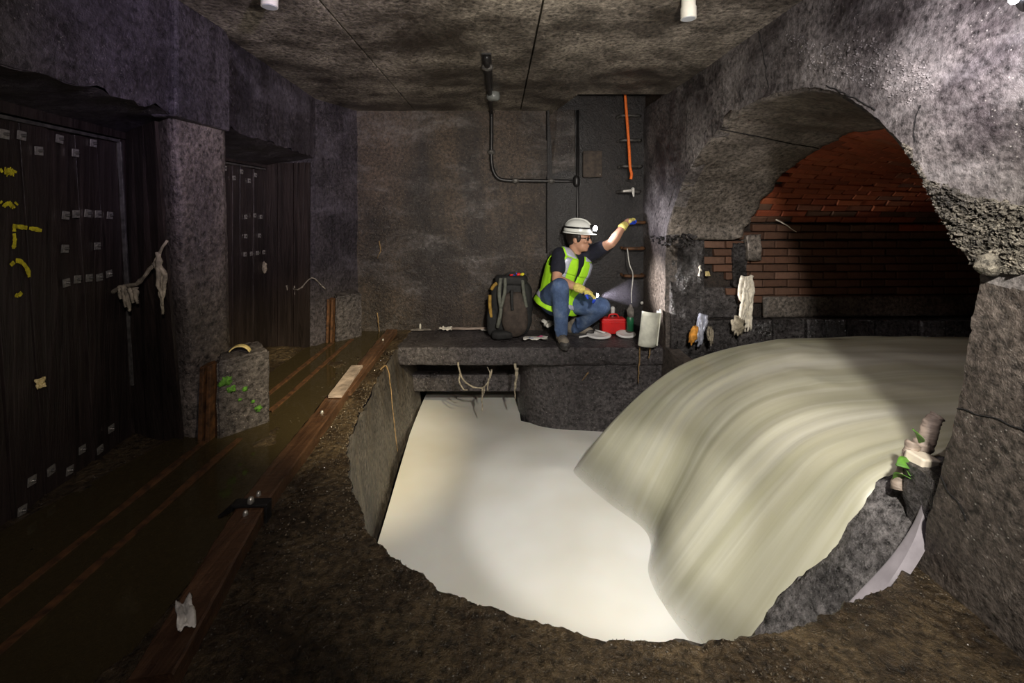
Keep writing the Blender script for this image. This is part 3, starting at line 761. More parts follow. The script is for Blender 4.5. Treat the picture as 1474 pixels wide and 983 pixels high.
for i, (sc, L, s) in enumerate(cand):
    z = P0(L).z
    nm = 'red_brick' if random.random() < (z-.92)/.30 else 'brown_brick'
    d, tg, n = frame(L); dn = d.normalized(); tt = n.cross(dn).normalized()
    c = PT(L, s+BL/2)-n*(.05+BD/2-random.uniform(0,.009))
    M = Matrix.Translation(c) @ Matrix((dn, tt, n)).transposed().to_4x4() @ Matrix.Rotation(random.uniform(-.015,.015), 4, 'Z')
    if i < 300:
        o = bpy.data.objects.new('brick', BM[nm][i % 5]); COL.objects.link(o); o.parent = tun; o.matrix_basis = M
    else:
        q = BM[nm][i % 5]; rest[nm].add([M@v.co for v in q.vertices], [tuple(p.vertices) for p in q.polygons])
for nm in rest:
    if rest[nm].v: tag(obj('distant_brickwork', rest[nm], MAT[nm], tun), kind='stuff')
# plain band and footing stones below the bricks
obj('plaster_band', MB().grid(lambda u, v: (lambda p: p+V((0,.010*FB(p, 5, 1),0)))(V((lerp(2.25,5.5,u), 3.86+.03*lerp(.4,4.0,u), lerp(.27,.445,v)))), 60, 8), MAT['lining_concrete'], tun, smooth=True, solid=.03)
x = 2.0; i = 0
while x < 5.3:
    wd = .30+.12*math.sin(i*3.3)
    obj('footing_stone', MB().box((x+.006,3.80+.012*math.sin(i*2.1),.0), (x+wd-.006,3.98,.262+.006*math.sin(i))), MAT['wet_rock'], tun, bevel=.012)
    x += wd; i += 1
# broken pier at the far jamb, with blocks
def rough_box(lo, hi, amp, seed, n=14):
    m = MB(); b = bmesh.new(); bmesh.ops.create_cube(b, size=1); bmesh.ops.subdivide_edges(b, edges=b.edges, cuts=n, use_grid_fill=True)
    for v in b.verts:
        p = V((lerp(lo[0],hi[0],v.co.x+.5), lerp(lo[1],hi[1],v.co.y+.5), lerp(lo[2],hi[2],v.co.z+.5)))
        q = noise.noise_vector(p*9+V((seed,0,0))); q2 = noise.noise_vector(p*26+V((seed,3,0)))
        v.co = p+q*amp+q2*amp*.5
    b.normal_update(); me = bpy.data.meshes.new('rough'); b.to_mesh(me); b.free()
    for p in me.polygons: p.use_smooth = True
    return me
obj('broken_pier', rough_box((1.44,3.80,-.3), (1.72,4.05,.93), .014, 3, 18), MAT['wet_rock'], tun)
obj('pier_block', rough_box((1.73,3.88,.26), (2.12,4.05,.52), .008, 7), MAT['wet_rock'], tun)
obj('pier_block', rough_box((1.70,3.83,-.05), (2.22,4.02,.25), .009, 11), MAT['wet_rock'], tun)
obj('pier_block', rough_box((1.98,3.84,.53), (2.10,4.0,.90), .012, 15), MAT['wet_rock'], tun)
obj('plaster_patch', rough_box((2.08,3.80,.76), (2.20,3.90,.98), .012, 19, 10), MAT['lining_concrete'], tun)

# ================================================================== THINGS
UP = V((0,0,1))
# ---- timber kerb along the pit side, with bolts and an iron strap
def timber(label, a, b, wdt, h, seed, bolts):
    a = onz(*a); b = onz(*b); e = (b-a).normalized(); n = e.cross(UP)
    o = thing('kerb_timber', a, label, 'timber', 'timbers laid end to end beside the pit')
    def fn(u, v):
        prof = [(-.5,0),(-.5,.92),(-.44,1),(.44,1),(.5,.92),(.5,0),(-.5,0)]
        t = v*6; i = min(5, int(t)); q = V(prof[i]).lerp(V(prof[i+1]), t-i)
        p = a.lerp(b, u)+n*q.x*wdt+UP*(q.y*h); k = .004*FB(p, 8, seed)+.002*FB(p, 40, seed)
        return p+UP*k*(1 if q.y > .5 else 0)+n*k*(1 if q.x > 0 else -1)
    m = MB().grid(fn, 60, 6); 
    cap = lambda u: [fn(u, v/6) for v in range(6)]
    m.add(cap(0), [(0,1,2,3,4,5)]); m.add(cap(1), [(0,1,2,3,4,5)])
    child('beam', m, MAT['kerb_wood'], o)
    for t in bolts:
        p = a.lerp(b, t)+UP*h
        child('bolt_head', MB().cone(p, p+UP*.008, .011, .009, 8, 2), MAT['zinc'], o, smooth=True)
    return o
timber('dark brown kerb timber at the wide end of the pit lip, white scrap on it', (215,1010), (360,752), .105, .06, 1, (.93,))
timber('reddish brown kerb timber between the iron strap and the worn joint', (362,748), (490,574), .105, .06, 5, (.05,.70))
timber('black soaked kerb timber running up to the back wall', (494,570), (564,481), .10, .045, 9, (.15,.75))
# stepped worn plank lying on the joint
a, b = onz(481,574,.06), onz(513,530,.055); e = (b-a).normalized(); n = e.cross(UP)
tag(obj('worn_plank', MB().grid(lambda u, v: a.lerp(b, u)+n*lerp(-.035,.045,v)+UP*(.014+.003*N3((u*6, v*4, 0))), 12, 4), MAT['driftwood'], solid=.016), 'short pale worn board lying on the timber kerb joint', 'board')
p = onz(360,752)
o = thing('iron_strap', p, 'black iron strap bent over the kerb timber joint', 'bracket')
e = (onz(490,574)-onz(360,752)).normalized(); n = e.cross(UP)
child('strap_band', MB().obox(p+UP*.068+e*.01, n, e, UP, .068, .022, .006).obox(p+UP*.035+n*.062+e*.01, n, e, UP, .006, .022, .036), MAT['dark_metal'], o, bevel=.003)
child('strap_tail', MB().prism([p-n*.06+UP*.05+e*.03, p-n*.12+UP*.02+e*.0, p-n*.06+UP*.05-e*.012], [p-n*.06+UP*.075+e*.03, p-n*.12+UP*.03+e*.0, p-n*.06+UP*.075-e*.012]), MAT['dark_metal'], o)
child('strap_bolt', MB().cone(p+UP*.07+e*.005, p+UP*.085+e*.005, .014, .012, 10, 2), MAT['zinc'], o, smooth=True)
# rusty guide strips in the wet floor
for x, y0, y1, lab in ((-1.36,.9,2.36,'rusty guide strip from the mossy block towards the kerb scrap, next to the kerb timbers'), (-1.52,.9,2.33,'rusty guide strip from the mossy block, next to the near plank gate'),
                       (-1.36,2.66,4.15,'rusty guide strip behind the mossy block, next to the kerb timbers'), (-1.50,2.68,4.05,'rusty guide strip behind the mossy block, next to the further gate')):
    def strip(u, v):
        y = lerp(y0, y1, u); pr = [(-.016,-.02),(-.014,.004),(.014,.004),(.016,-.02)]; q = V(pr[min(3, int(round(v*3)))])
        return V((x+q.x+.003*N3((x, y*6, 0)), y, q.y+.009*N3((x, y*3, 2))))
    tag(obj('guide_strip', MB().grid(strip, 50, 3), MAT['rust']), lab, 'rail', 'guide strips in the wet floor')

# ---- slotted concrete blocks at the feet of the gate piers
def slot_block(off, label, moss):
    O = V((-1.46,2.5,0))+off
    t = thing('slotted_block', O, label, 'concrete block')
    def P(x, y): return (x+off.x, y+off.y)
    def solid(ring, h0, h1, seed):
        b = bmesh.new(); 
        lo = [b.verts.new((*P(*q), -.03)) for q in ring]; hi = [b.verts.new((*P(*q), h)) for q, h in zip(ring, (h0, h0, h1, h1))]
        k = len(ring); b.faces.new(lo[::-1]); b.faces.new(hi)
        for i in range(k): b.faces.new((lo[i], lo[(i+1)%k], hi[(i+1)%k], hi[i]))
        bmesh.ops.bevel(b, geom=list(b.edges), offset=.012, segments=2, affect='EDGES')
        bmesh.ops.triangulate(b, faces=b.faces)
        for _ in range(3):
            bmesh.ops.subdivide_edges(b, edges=[e for e in b.edges if e.calc_length() > .035], cuts=1)
            bmesh.ops.triangulate(b, faces=b.faces)
        for v in b.verts: v.co += noise.noise_vector(v.co*14+V((seed,0,0)))*.005+noise.noise_vector(v.co*45)*.003
        bmesh.ops.recalc_face_normals(b, faces=b.faces)
        me = bpy.data.meshes.new('block'); b.to_mesh(me); b.free(); return me
    child('block_body', solid([(-1.475,2.35),(-1.30,2.55),(-1.42,2.66),(-1.56,2.50)], .40, .425, 1), MAT['block_concrete'], t)
    child('slot_jamb', solid([(-1.66,2.40),(-1.565,2.355),(-1.55,2.46),(-1.66,2.50)], .39, .40, 4), MAT['block_concrete'], t)
    for k, x in enumerate((-1.542, -1.508)):
        c = V((x+off.x, 2.372+off.y+.006*k, .18))
        child('guide_channel', MB().obox(c, V((1,0,0)), V((0,1,0)), V((.03,0,1)), .010, .05, .205), MAT['rust'], t, bevel=.003)
    if moss:
        for k, (px, py, r) in enumerate(((326,548,.034),(333,560,.026),(320,552,.022),(352,560,.018),(372,588,.024),(345,575,.012),(364,578,.012))):
            p = onplane(px, py, (-1.475,2.35), (-1.30,2.55)); n = V((.2,-.175,0)).normalized()
            R = Matrix((V((.66,.75,0)), UP, V((.75,-.66,0)))).transposed()
            child('moss_patch', MB().ell(p+n*.001, (r, r*.9, .006), R, 20, 10, lambda d: .8+.7*N3(d, 3.1, k)), MAT['moss'], t, smooth=True)
    return t
slot_block(V((0,0,0)), 'slotted concrete block with green moss at the foot of the pillar', True)
slot_block(V((-.005,1.72,-.03)), 'slotted concrete block in the corner beside the further gate', False)
# curved plastic shard on the block
def shard(c, rad, a0, a1, wid, mat, name, label, cat, tilt=0):
    m = MB().grid(lambda u, v: V(c)+Matrix.Rotation(tilt, 3, 'Z')@V((rad*math.cos(lerp(a0,a1,u)), lerp(-wid,wid,v), rad*math.sin(lerp(a0,a1,u))-rad*.8)), 14, 4)
    return tag(obj(name, m, mat, smooth=True, solid=.006), label, cat)
shard(V((-1.425,2.47,.44)), .055, .35, 2.6, .022, MAT['yellow_scrap'], 'curved_shard', 'curved yellowish shard lying on the mossy concrete block', 'scrap', .3)

# ---- crumpled scraps, rags and strands
def scrap(name, label, c, sx, sy, rot, mat, cat='scrap', amp=.4, lift=0, group=None, prints=()):
    c = V(c); R = Euler(rot).to_matrix(); sd = c.x*13+c.y*7
    def fn(u, v):
        a = (u-.5)*2; b = (v-.5)*2; r = 1+.35*N3((a*1.3, b*1.3, sd))
        q = V((a*sx*r, b*sy*r, amp*min(sx, sy)*(.5+N3((a*2, b*2, sd))+.5*N3((a*5, b*5, sd+4)))))
        return c+R@q+UP*lift
    o = tag(obj(name, MB().grid(fn, 16, 12), mat, smooth=True, solid=.003), label, cat, group)
    for k, (u0, v0, m) in enumerate(prints):
        po = obj('printed_patch', MB().grid(lambda u, v: fn(u0+.22*u, v0+.25*v)+R@V((0,0,.003)), 4, 4), m, o)
    return o
scrap('paper_scrap', 'crumpled white scrap stuck on the dark kerb timber', onz(266,925)+UP*.075, .05, .018, (0,.1,-.9), MAT['paper'], amp=.7)
scrap('leaf_scrap', 'small yellow leaf stuck on the plank gate', onplane(51,552,g1a,g1b)+gn*.018, .016, .020, (1.4,0,1.4), MAT['yellow_scrap'], 'leaf')
def strands(name, label, cat, lines, mat, r=.004, group=None):
    root = None; pts0 = V(lines[0][0]); root = thing(name, pts0, label, cat, group)
    for k, ln in enumerate(lines):
        m = MB(); P = catmull(ln, 18)
        rr = [r*(1.2-.7*i/18)*(1+.5*N3((i*.7, k*3, 1))) for i in range(19)]
        P = [p+noise.noise_vector(p*22+V((k,0,0)))*r*.8 for p in P]
        child('strand', m.tube(P, rr, 6), mat, root, smooth=True)
    return root
# torn rags caught on a line across the gate frame
rl = [at(160,420,2.30), at(178,412,2.27), at(198,408,2.22), at(214,390,2.16), at(226,372,2.12), at(240,346,2.08)]
strands('torn_rag', 'grey torn rag strung from the near gate to the pillar', 'rag', [rl] +
   [[at(x, 412, 2.26), at(x+2, y, 2.255), at(x+3, y+8, 2.25)] for x, y in ((172,422),(178,435),(183,440),(188,428),(195,430))] +
   [[at(222,378,2.13), at(232,400,2.13), at(231,425,2.13), at(235,452,2.13)], [at(226,372,2.12), at(236,395,2.12), at(235,420,2.12), at(233,440,2.12)], [at(229,362,2.11), at(228,400,2.12), at(231,415,2.12), at(233,428,2.12)]], MAT['rag'], .011)
strands('hanging_line', 'thin stringy debris line across the further gate reveal', 'debris', [[at(382,408,4.02), at(405,412,3.99), at(430,416,3.95), at(448,400,3.90), at(462,410,3.93), at(468,416,3.95)]] +
   [[at(x, 411, 3.96), at(x+1, y, 3.96)] for x, y in ((412,418),(424,424),(434,432),(440,424))], MAT['grey_rag'], .007)
tag(obj('debris_clump', MB().ell(at(380,385,4.0), (.03,.02,.055), None, 20, 14, lambda d: .8+.5*N3(d, 2.4, 2)), MAT['rag'], smooth=True), 'pale rag clump stuck on the edge of the further gate', 'rag')
strands('wall_root', 'thin pale root hanging low on the back wall corner', 'root', [[at(546,347,4.43), at(548,360,4.42), at(543,372,4.42)], [at(543,450,4.42), at(545,465,4.41), at(546,478,4.40)]], MAT['twig'], .006)
# slime strands below the slab edge
sy = 3.885
strands('slime_strand', 'looped brown slime strand hanging under the slab over the culvert', 'debris',
  [[at(659,522,sy), at(662,536,sy), at(668,548,sy), at(680,556,sy), at(694,558,sy), at(702,550,sy), at(705,538,sy), at(702,528,sy)],
   [at(662,538,sy), at(661,548,sy), at(667,560,sy), at(673,561,sy)], [at(694,558,sy), at(694,575,sy), at(694,592,sy)], [at(703,545,sy), at(702,555,sy), at(702,563,sy)], [at(697,556,sy), at(697,562,sy), at(696,568,sy)], [at(708,532,sy), at(707,540,sy), at(704,546,sy)]], MAT['rag'], .0075)
strands('slime_strand', 'straight brown slime strand hanging under the slab beside the flared pier', 'debris',
  [[at(742,524,sy), at(743,540,sy), at(741,558,sy), at(742,574,sy)], [at(744,530,sy), at(744,545,sy), at(742,560,sy)]], MAT['rag'], .011)
strands('pier_root', 'short orange root stuck on the flared pier', 'root', [[at(847,536,3.93), at(842,543,3.93), at(838,548,3.93)]], MAT['twig'], .006)
strands('pit_root', 'pale root hanging over the timber side of the pit', 'root', [[onz(548,536)+UP*.02, onz(556,530)+UP*.02, at(561,545,3.3), at(564,575,3.2), at(572,650,3.15)]], MAT['twig'], .005)

# ---- overhead pipes and conduit
for px, py, dp, lab in ((388,10,1.93,'white plastic drain stub hanging from the stained ceiling corner'), (991,27,2.05,'white plastic drain stub hanging from the ceiling beside the arch wall')):
    p = at(px, py, dp); t = thing('drain_stub', V((p.x,p.y,CZ)), lab, 'pipe', 'plastic drain stubs in the ceiling')
    a = [(p.x, p.y, z) for z in (CZ+.02, p.z+.04, p.z)]
    child('pipe', MB().tube(a, .031, 24, False).tube(a, .026, 24, False), MAT['white_plastic'], t, smooth=True)
    child('pipe_collar', MB().tube([(p.x,p.y,p.z+.05),(p.x,p.y,p.z+.0)], .034, 24), MAT['white_plastic'], t, smooth=False)
    child('pipe_mouth', MB().tube([(p.x,p.y,p.z+.003),(p.x,p.y,p.z-.002)], .030, 24), MAT['pvc_end'], t)
p = at(366,12,1.85)
X0 = -.085
pth = [V((X0,2.80,CZ-.02)), V((X0,3.6,CZ-.02)), V((X0,4.34,CZ-.02)), V((X0,4.41,CZ-.05)), V((X0,4.42,CZ-.10)), V((X0,4.42,1.9)), V((X0,4.42,1.66)), V((X0+.02,4.42,1.56)), V((X0+.06,4.42,1.50)), V((X0+.14,4.42,1.475)), V((.3,4.42,1.470)), V((.74,4.42,1.465))]
cn = thing('wall_conduit', V((X0,4.42,1.47)), 'black conduit bent down the back wall to a junction', 'conduit')
child('conduit_pipe', MB().tube(catmull(pth, 70), .019, 10), MAT['dark_metal'], cn, smooth=True)
child('junction_fitting', MB().cone((.745,4.415,1.44), (.745,4.415,1.49), .034, .034, 14), MAT['dark_metal'], cn, smooth=True)
child('riser_pipe', MB().tube([(.757,4.42,CZ),(.757,4.42,1.1),(.76,4.42,.2)], .017, 10), MAT['dark_metal'], cn, smooth=True)
for q in ((X0,3.0,CZ-.02), (X0,4.42,1.75), (.15,4.42,1.471), (.5,4.42,1.468)):
    child('clamp', MB().cone(V(q)-V((.012,0,0)), V(q)+V((.012,0,0)), .028, .028, 10, 2), MAT['galvanised'], cn)
p = at(710,137,3.75)
lt = thing('ceiling_lamp', V((p.x,p.y,CZ)), 'old caged jar lamp on the ceiling conduit', 'lamp')
child('mounting_bar', MB().box((X0-.03,2.78,CZ-.012), (X0+.03,3.62,CZ-.001)), MAT['dark_metal'], lt)
child('lamp_socket', MB().tube([(p.x,p.y,CZ-.01),(p.x,p.y,p.z+.035)], [.03,.05], 16), MAT['dark_metal'], lt, smooth=True)
child('lamp_jar', MB().tube([(p.x,p.y,p.z+.036),(p.x,p.y,p.z-.03),(p.x,p.y,p.z-.045)], [.056,.056,.04], 20), MAT['lamp_glass'], lt, smooth=True)
child('lamp_ring', MB().tube([(p.x,p.y,p.z+.045),(p.x,p.y,p.z+.03)], .062, 20), MAT['galvanised'], lt)
q = at(851,237,4.42)
bx = thing('switch_box', q, 'rusty square metal box on the dark back wall', 'electrical box')
child('box_body', MB().box((q.x-.085,4.36,q.z-.12), (q.x+.085,4.46,q.z+.12)), MAT['old_box'], bx, bevel=.008)
child('box_lid', MB().box((q.x-.092,4.35,q.z-.127), (q.x+.092,4.362,q.z+.127)), MAT['old_box'], bx, bevel=.004)
child('lid_screw', MB().cone((q.x+.07,4.348,q.z-.1), (q.x+.07,4.34,q.z-.1), .008, .007, 8, 2), MAT['zinc'], bx)
q = at(808,287,4.44)
sg = thing('wall_plaque', q, 'small pale plaque on the back wall above the helmet', 'plaque')
child('plate', MB().box((q.x-.075,4.42,q.z-.04), (q.x+.075,4.45,q.z+.04)), MAT['driftwood'], sg, bevel=.004)
strk = catmull([at(801,289,4.418), at(806,285,4.418), at(810,290,4.418), at(816,285,4.418)], 12)
child('scribble', MB().tube(strk, .003, 5), MAT['dark_metal'], sg)

# ---- step irons and things hanging by them
iron_me = None
for k, (px, py) in enumerate(((905,168),(906,203),(907,240),(905,276),(913,320),(911,357),(911,396))):
    c = at(px, py, 4.36); wdt = .10
    pts = [(c.x-wdt, BY+.03, c.z), (c.x-wdt, 4.33, c.z), (c.x-wdt+.025, 4.30, c.z), (c.x+wdt-.025, 4.30, c.z), (c.x+wdt, 4.33, c.z), (c.x+wdt, BY+.03, c.z)]
    names = ['topmost', 'second highest', 'third highest', 'fourth highest', 'gloved-hand', 'third lowest', 'lowest']
    labs = ['rusty step iron highest up beside the orange rope', 'rusty step iron second from the ceiling on the orange rope', 'rusty step iron third from the ceiling on the orange rope', 'rusty step iron just below the end of the orange rope',
            'rusty step iron that the yellow glove is holding', 'rusty step iron next below the gloved hand', 'lowest rusty step iron, above the hanging green bottle']
    si = thing('step_iron', V((c.x, BY, c.z)), labs[k], 'ladder rung', 'step irons in the back corner')
    child('tread', MB().tube([pts[1], pts[2], pts[3], pts[4]], .015, 8), MAT['rust'] if k > 3 else MAT['galvanised'], si, smooth=True)
    for sgn in (0, 1):
        q = pts[0:2] if sgn == 0 else pts[4:6]
        child('arm', MB().tube(q, .014, 8), MAT['rust'] if k > 3 else MAT['galvanised'], si, smooth=True)
rp = thing('orange_rope', at(900,142,4.27), 'bright orange rope hanging through the upper step irons', 'rope')
child('cord', MB().tube(catmull([at(899,125,4.27), at(902,165,4.27), at(905,205,4.265), at(907,240,4.27), at(909,250,4.27), at(908,258,4.27)], 30), .014, 8), MAT['orange_rope'], rp, smooth=True)
tag(obj('white_clip', MB().cone(at(911,272,4.27), at(912,282,4.27), .016, .008, 10).cone(at(898,275,4.28), at(908,274,4.28), .010, .012, 8), MAT['paper'], smooth=True), 'pale rag bit hooked on the step iron under the orange rope', 'rag')
ln = thing('bottle_line', at(904,358,4.22), 'thin pale line hanging down to the green bottle', 'line')
child('cord', MB().tube(catmull([at(903,358,4.24), at(906,380,4.20), at(911,395,4.20), at(909,420,4.20), at(909,436,4.20)], 24), .005, 6), MAT['paper'], ln, smooth=True)
gb = thing('green_bottle', at(907,474,4.2), 'small green bottle standing at the foot of the jamb', 'bottle')
child('bottle_body', MB().tube([at(907,476,4.2), at(907,461,4.2), at(907,457,4.2), at(908,452,4.2), at(908,449,4.2)], [.032,.034,.030,.014,.013], 16), MAT['green_plastic'], gb, smooth=True)
child('mesh_sleeve', MB().tube([at(908,456,4.2), at(907,446,4.2), at(908,438,4.2)], [.03,.034,.008], 10), MAT['grey_rag'], gb, smooth=True)

# ---- half pipe of white plastic against the jamb
c = at(932,473,3.80); ang = .35
def half(u, v):
    a = lerp(-2.3, .25, u); z = lerp(.145, -.145, v)
    q = Matrix.Rotation(.12, 3, 'Y')@V((.10*math.cos(a), .10*math.sin(a), z))
    return c+q+V((0,.06,0))
hp = thing('half_pipe', c-UP*.145, 'stained white plastic half pipe fixed to the jamb edge', 'pipe')
child('shell', MB().grid(half, 20, 8), MAT['pvc'], hp, smooth=True, solid=.010)
child('back_flange', MB().obox(c+V((.108,.04,0)), V((.3,1,0)), V((1,-.3,0)), V((.12,0,1)), .05, .006, .145), MAT['pvc'], hp, bevel=.003)
for dx in (-.02, .045):
    pass
strands('rust_drip', 'orange root hanging below the white half pipe', 'root', [[at(921,497,3.86), at(921,515,3.87), at(919,540,3.88), at(919,552,3.88)], [at(936,500,3.84), at(935,510,3.85), at(934,517,3.86)]], MAT['twig'], .007)

# ---- litter on the slab
scrap('magazine_scrap', 'flattened printed paper lying between the backpack and the shoe', onz(769,488,.02)+V((0,-.0,.01)), .10, .05, (0,0,.1), MAT['paper'], 'paper', .25, 0, None, ((.2,.1,MAT['blue_print']),(.62,.35,MAT['pink_print'])))
scrap('crumpled_wrapper', 'crumpled silvery wrapper behind the crouching person', at(795,470,4.33), .09, .06, (.2,0,.3), MAT['paper'], 'wrapper', .9)
scrap('white_rag_bundle', 'small white rag heap on the slab near the timber kerb', onz(641,479,.0)+V((0,.06,.015)), .065, .04, (0,0,0), MAT['pale_rag'], 'rag', .6)
scrap('pink_scrap', 'pink and white scrap by the foot of the backpack', onz(704,479)+V((0,.05,.012)), .075, .025, (0,0,.2), MAT['paper'], 'scrap', .4, 0, None, ((.6,.2,MAT['pink_print']),))
scrap('flat_card', 'flat dark card on the slab at the back wall', onz(604,478)+V((0,.05,.01)), .09, .03, (0,0,.1), MAT['grey_rag'], 'scrap', .2)
tag(obj('white_stick', MB().tube([at(650,473,4.40), at(680,473,4.40), at(712,472.5,4.40)], [.014,.012,.010], 8), MAT['driftwood'], smooth=True), 'pale stick lying along the foot of the back wall', 'stick')
tag(obj('small_vial', MB().tube([onz(603,478)+V((0,.07,.0)), onz(603,478)+V((0,.07,.05)), onz(603,478)+V((0,.07,.065))], [.010,.010,.006], 8), MAT['white_plastic'], smooth=True), 'tiny white vial standing by the dark card', 'vial')
# white lids and the red case at the knee
def lid(c, r, tilt, label, rot=0):
    t = thing('enamel_plate', c, label, 'plate', 'white enamel plates on the slab'); R = Euler((tilt, 0, rot)).to_matrix()
    ring = [V(c)+R@V((r*math.cos(a), r*.72*math.sin(a), 0)) for a in [2*PI*k/36 for k in range(37)]]
    child('rim', MB().tube(ring, .010, 8, False), MAT['white_enamel'], t, smooth=True)
    child('disc', MB().grid(lambda u, v: V(c)+R@V((r*.97*v*math.cos(2*PI*u), r*.70*v*math.sin(2*PI*u), -.004+.012*v*v)), 36, 6), MAT['white_enamel'], t, smooth=True, solid=.004)
    return t
l1 = lid(onz(860,483)+V((0,-.06,.022)), .105, .12, 'round white enamel plate with bars across it beside the bent knee')
child('handle_bar', MB().tube([l1.location+V((-.19,-.03,-.012)), l1.location+V((-.09,-.02,.004))], .009, 8), MAT['white_enamel'], l1, smooth=True)
child('handle_bar', MB().tube([l1.location+V((-.02,.06,.03)), l1.location+V((.06,.0,.02))], .009, 8), MAT['white_enamel'], l1, smooth=True)
lid(onz(893,480)+V((.02,-.115,.028)), .085, .25, 'plain white enamel plate tilted against the red case', .2)
c = at(883,467,4.325)
rc = thing('red_case', V((c.x,c.y,0)), 'bright red plastic case behind the white plates', 'case')
child('case_body', MB().box((c.x-.12,c.y-.05,.005), (c.x+.11,c.y+.06,.155)), MAT['red_plastic'], rc, bevel=.015)
child('case_rim', MB().box((c.x-.124,c.y-.054,.115), (c.x+.114,c.y+.064,.128)), MAT['red_plastic'], rc, bevel=.004)
child('case_handle', MB().tube(catmull([(c.x-.05,c.y,.155),(c.x-.03,c.y,.185),(c.x+.03,c.y,.185),(c.x+.05,c.y,.155)], 14), .008, 8), MAT['red_plastic'], rc, smooth=True)
wt = thing('white_brush', at(881,457,4.32), 'small white handled brush standing up behind the red case', 'brush')
child('brush_head', MB().cone(at(882,444,4.405), at(882,452,4.405), .022, .018, 12), MAT['white_enamel'], wt, smooth=True)
child('brush_stem', MB().tube([at(882,452,4.405), at(881,460,4.405), at(881,470,4.405)], .010, 8), MAT['white_enamel'], wt, smooth=True)
tag(obj('white_pebble', MB().ell(at(924,436,4.36), (.014,.014,.016), None, 14, 10, lambda d: 1+.15*N3(d, 2, 1)), MAT['paper'], smooth=True), 'tiny white blob stuck on the lit jamb', 'blob')
strands('dry_twig', 'dry orange twig lying on the slab edge at the jamb', 'twig', [[onz(950,497)+V((.02,0,.012)), onz(962,492)+V((0,0,.03)), onz(972,489)+V((0,0,.02))], [onz(960,493)+V((0,0,.03)), onz(966,500)+V((0,0,.02))]], MAT['twig'], .008)

# ---- rags caught in the broken tunnel wall
ry = 3.72
def drape(name, label, top, bottom, n, spread, mat, seed, r=.011, sag=.0, y=ry):
    lines = []; rnd = random.Random(seed)
    for k in range(n):
        a = rnd.uniform(-1,1); b = rnd.uniform(-1,1)
        lines.append([at(top[0]+a*spread*.8, top[1]+rnd.uniform(0,6), y+.03), at(lerp(top[0],bottom[0],.35)+a*spread*1.1, lerp(top[1],bottom[1],.35), y+rnd.uniform(-.02,.03)), at(lerp(top[0],bottom[0],.7)+b*spread*.9, lerp(top[1],bottom[1],.7), y+rnd.uniform(-.02,.03)), at(bottom[0]+b*spread, bottom[1]-rnd.uniform(0,14), y+.02)])
    return strands(name, label, 'rag', lines, mat, r)
drape('pale_rag', 'long pale rag draped over the broken brick jamb', (1076,396), (1072,478), 16, 9, MAT['pale_rag'], 3, .015)
tag(obj('rag_tangle', MB().ell(at(1062,468,ry), (.05,.035,.075), None, 24, 16, lambda d: .8+.7*abs(N3(d, 3, 5))), MAT['rag'], smooth=True), 'brown tangle below the long pale rag', 'rag')
drape('small_pale_rag', 'small pale rag hanging on the recessed bricks', (1009,376), (1008,402), 5, 3, MAT['pale_rag'], 5, .008, 0, 3.80)
scrap('brick_scrap', 'small pale shard lodged beside the small hanging rag', at(1018,394,3.79), .022, .02, (1.4,0,.2), MAT['yellow_scrap'])
drape('plastic_sheet', 'grey plastic sheet bunched at the edge of the waterfall', (1012,452), (1004,500), 10, 5, MAT['reflective'], 8, .016, 0, 3.66)
tag(obj('orange_bag', MB().ell(at(998,482,3.64), (.035,.03,.085), Euler((0,.25,0)).to_matrix(), 20, 14, lambda d: .85+.4*N3(d, 2.5, 9)), MAT['orange_rag'], smooth=True), 'crumpled orange bag beside the grey plastic sheet', 'bag')
drape('brown_rag', 'brown stringy rag next to the grey plastic sheet', (1022,470), (1022,498), 7, 4, MAT['rag'], 11, .010, 0, 3.62)
strands('wall_twig', 'thin pale twig poking from the tunnel brickwork', 'twig', [[at(1118,316,3.78), at(1130,323,3.8), at(1146,334,3.83)]], MAT['pale_rag'], .006)

# ---- debris heap at the near side of the waterfall
hp_pts = [at(1345,690,1.62), at(1308,715,1.63), at(1274,755,1.63), at(1232,815,1.63), at(1185,870,1.63), at(1130,930,1.63)]
def mound(u, v):
    sp = catmull(hp_pts, 40)[int(round(u*40))]; a = 2*PI*v; r = lerp(.085,.13, u)*(1+.25*FB(V((u*6, math.cos(a)*1.2, math.sin(a)*1.2)), 1.4, 3))
    return sp+V((math.sin(a)*r*.75, math.cos(a)*r*.8, math.cos(a)*r*.35+math.sin(a)*r*.7))
mm = MB().grid(mound, 40, 28)
tag(obj('wet_boulder', mm, MAT['boulder'], smooth=True), 'wet grey boulder at the edge of the waterfall and pit lip', 'boulder')
lg = catmull([at(1318,700,1.66), at(1325,655,1.67), at(1337,625,1.68), at(1350,598,1.70)], 30)
tag(obj('driftwood_log', MB().tube([p+noise.noise_vector(p*12)*.012 for p in lg], [(.034-.010*i/30)+.010*N3((i*.4,0,3)) for i in range(31)], 12), MAT['driftwood'], smooth=True), 'thick grey driftwood log leaning on the right pier', 'log')
lg = catmull([at(1292,705,1.62), at(1304,668,1.63), at(1318,635,1.64)], 20)
tag(obj('driftwood_branch', MB().tube([p+noise.noise_vector(p*16)*.012 for p in lg], [.022+.008*N3((i*.5,0,8)) for i in range(21)], 10), MAT['driftwood'], smooth=True), 'thin driftwood branch beside the leaning log', 'branch')
def chunk(name, label, c, hx, hy, hz, rot, mat, cat):
    b = rough_box((-hx,-hy,-hz), (hx,hy,hz), .003, c.x*9, 6)
    o = tag(obj(name, b, mat), label, cat); o.location = c; o.rotation_euler = rot
    return o
chunk('foam_chunk', 'larger cream foam block wedged in the driftwood', at(1327,664,1.60), .042, .03, .024, (.1,.2,.2), MAT['foam_block'], 'foam block')
chunk('foam_chunk', 'smaller cream foam block under the larger one', at(1331,690,1.60), .034, .025, .015, (.1,-.5,.3), MAT['foam_block'], 'foam block')
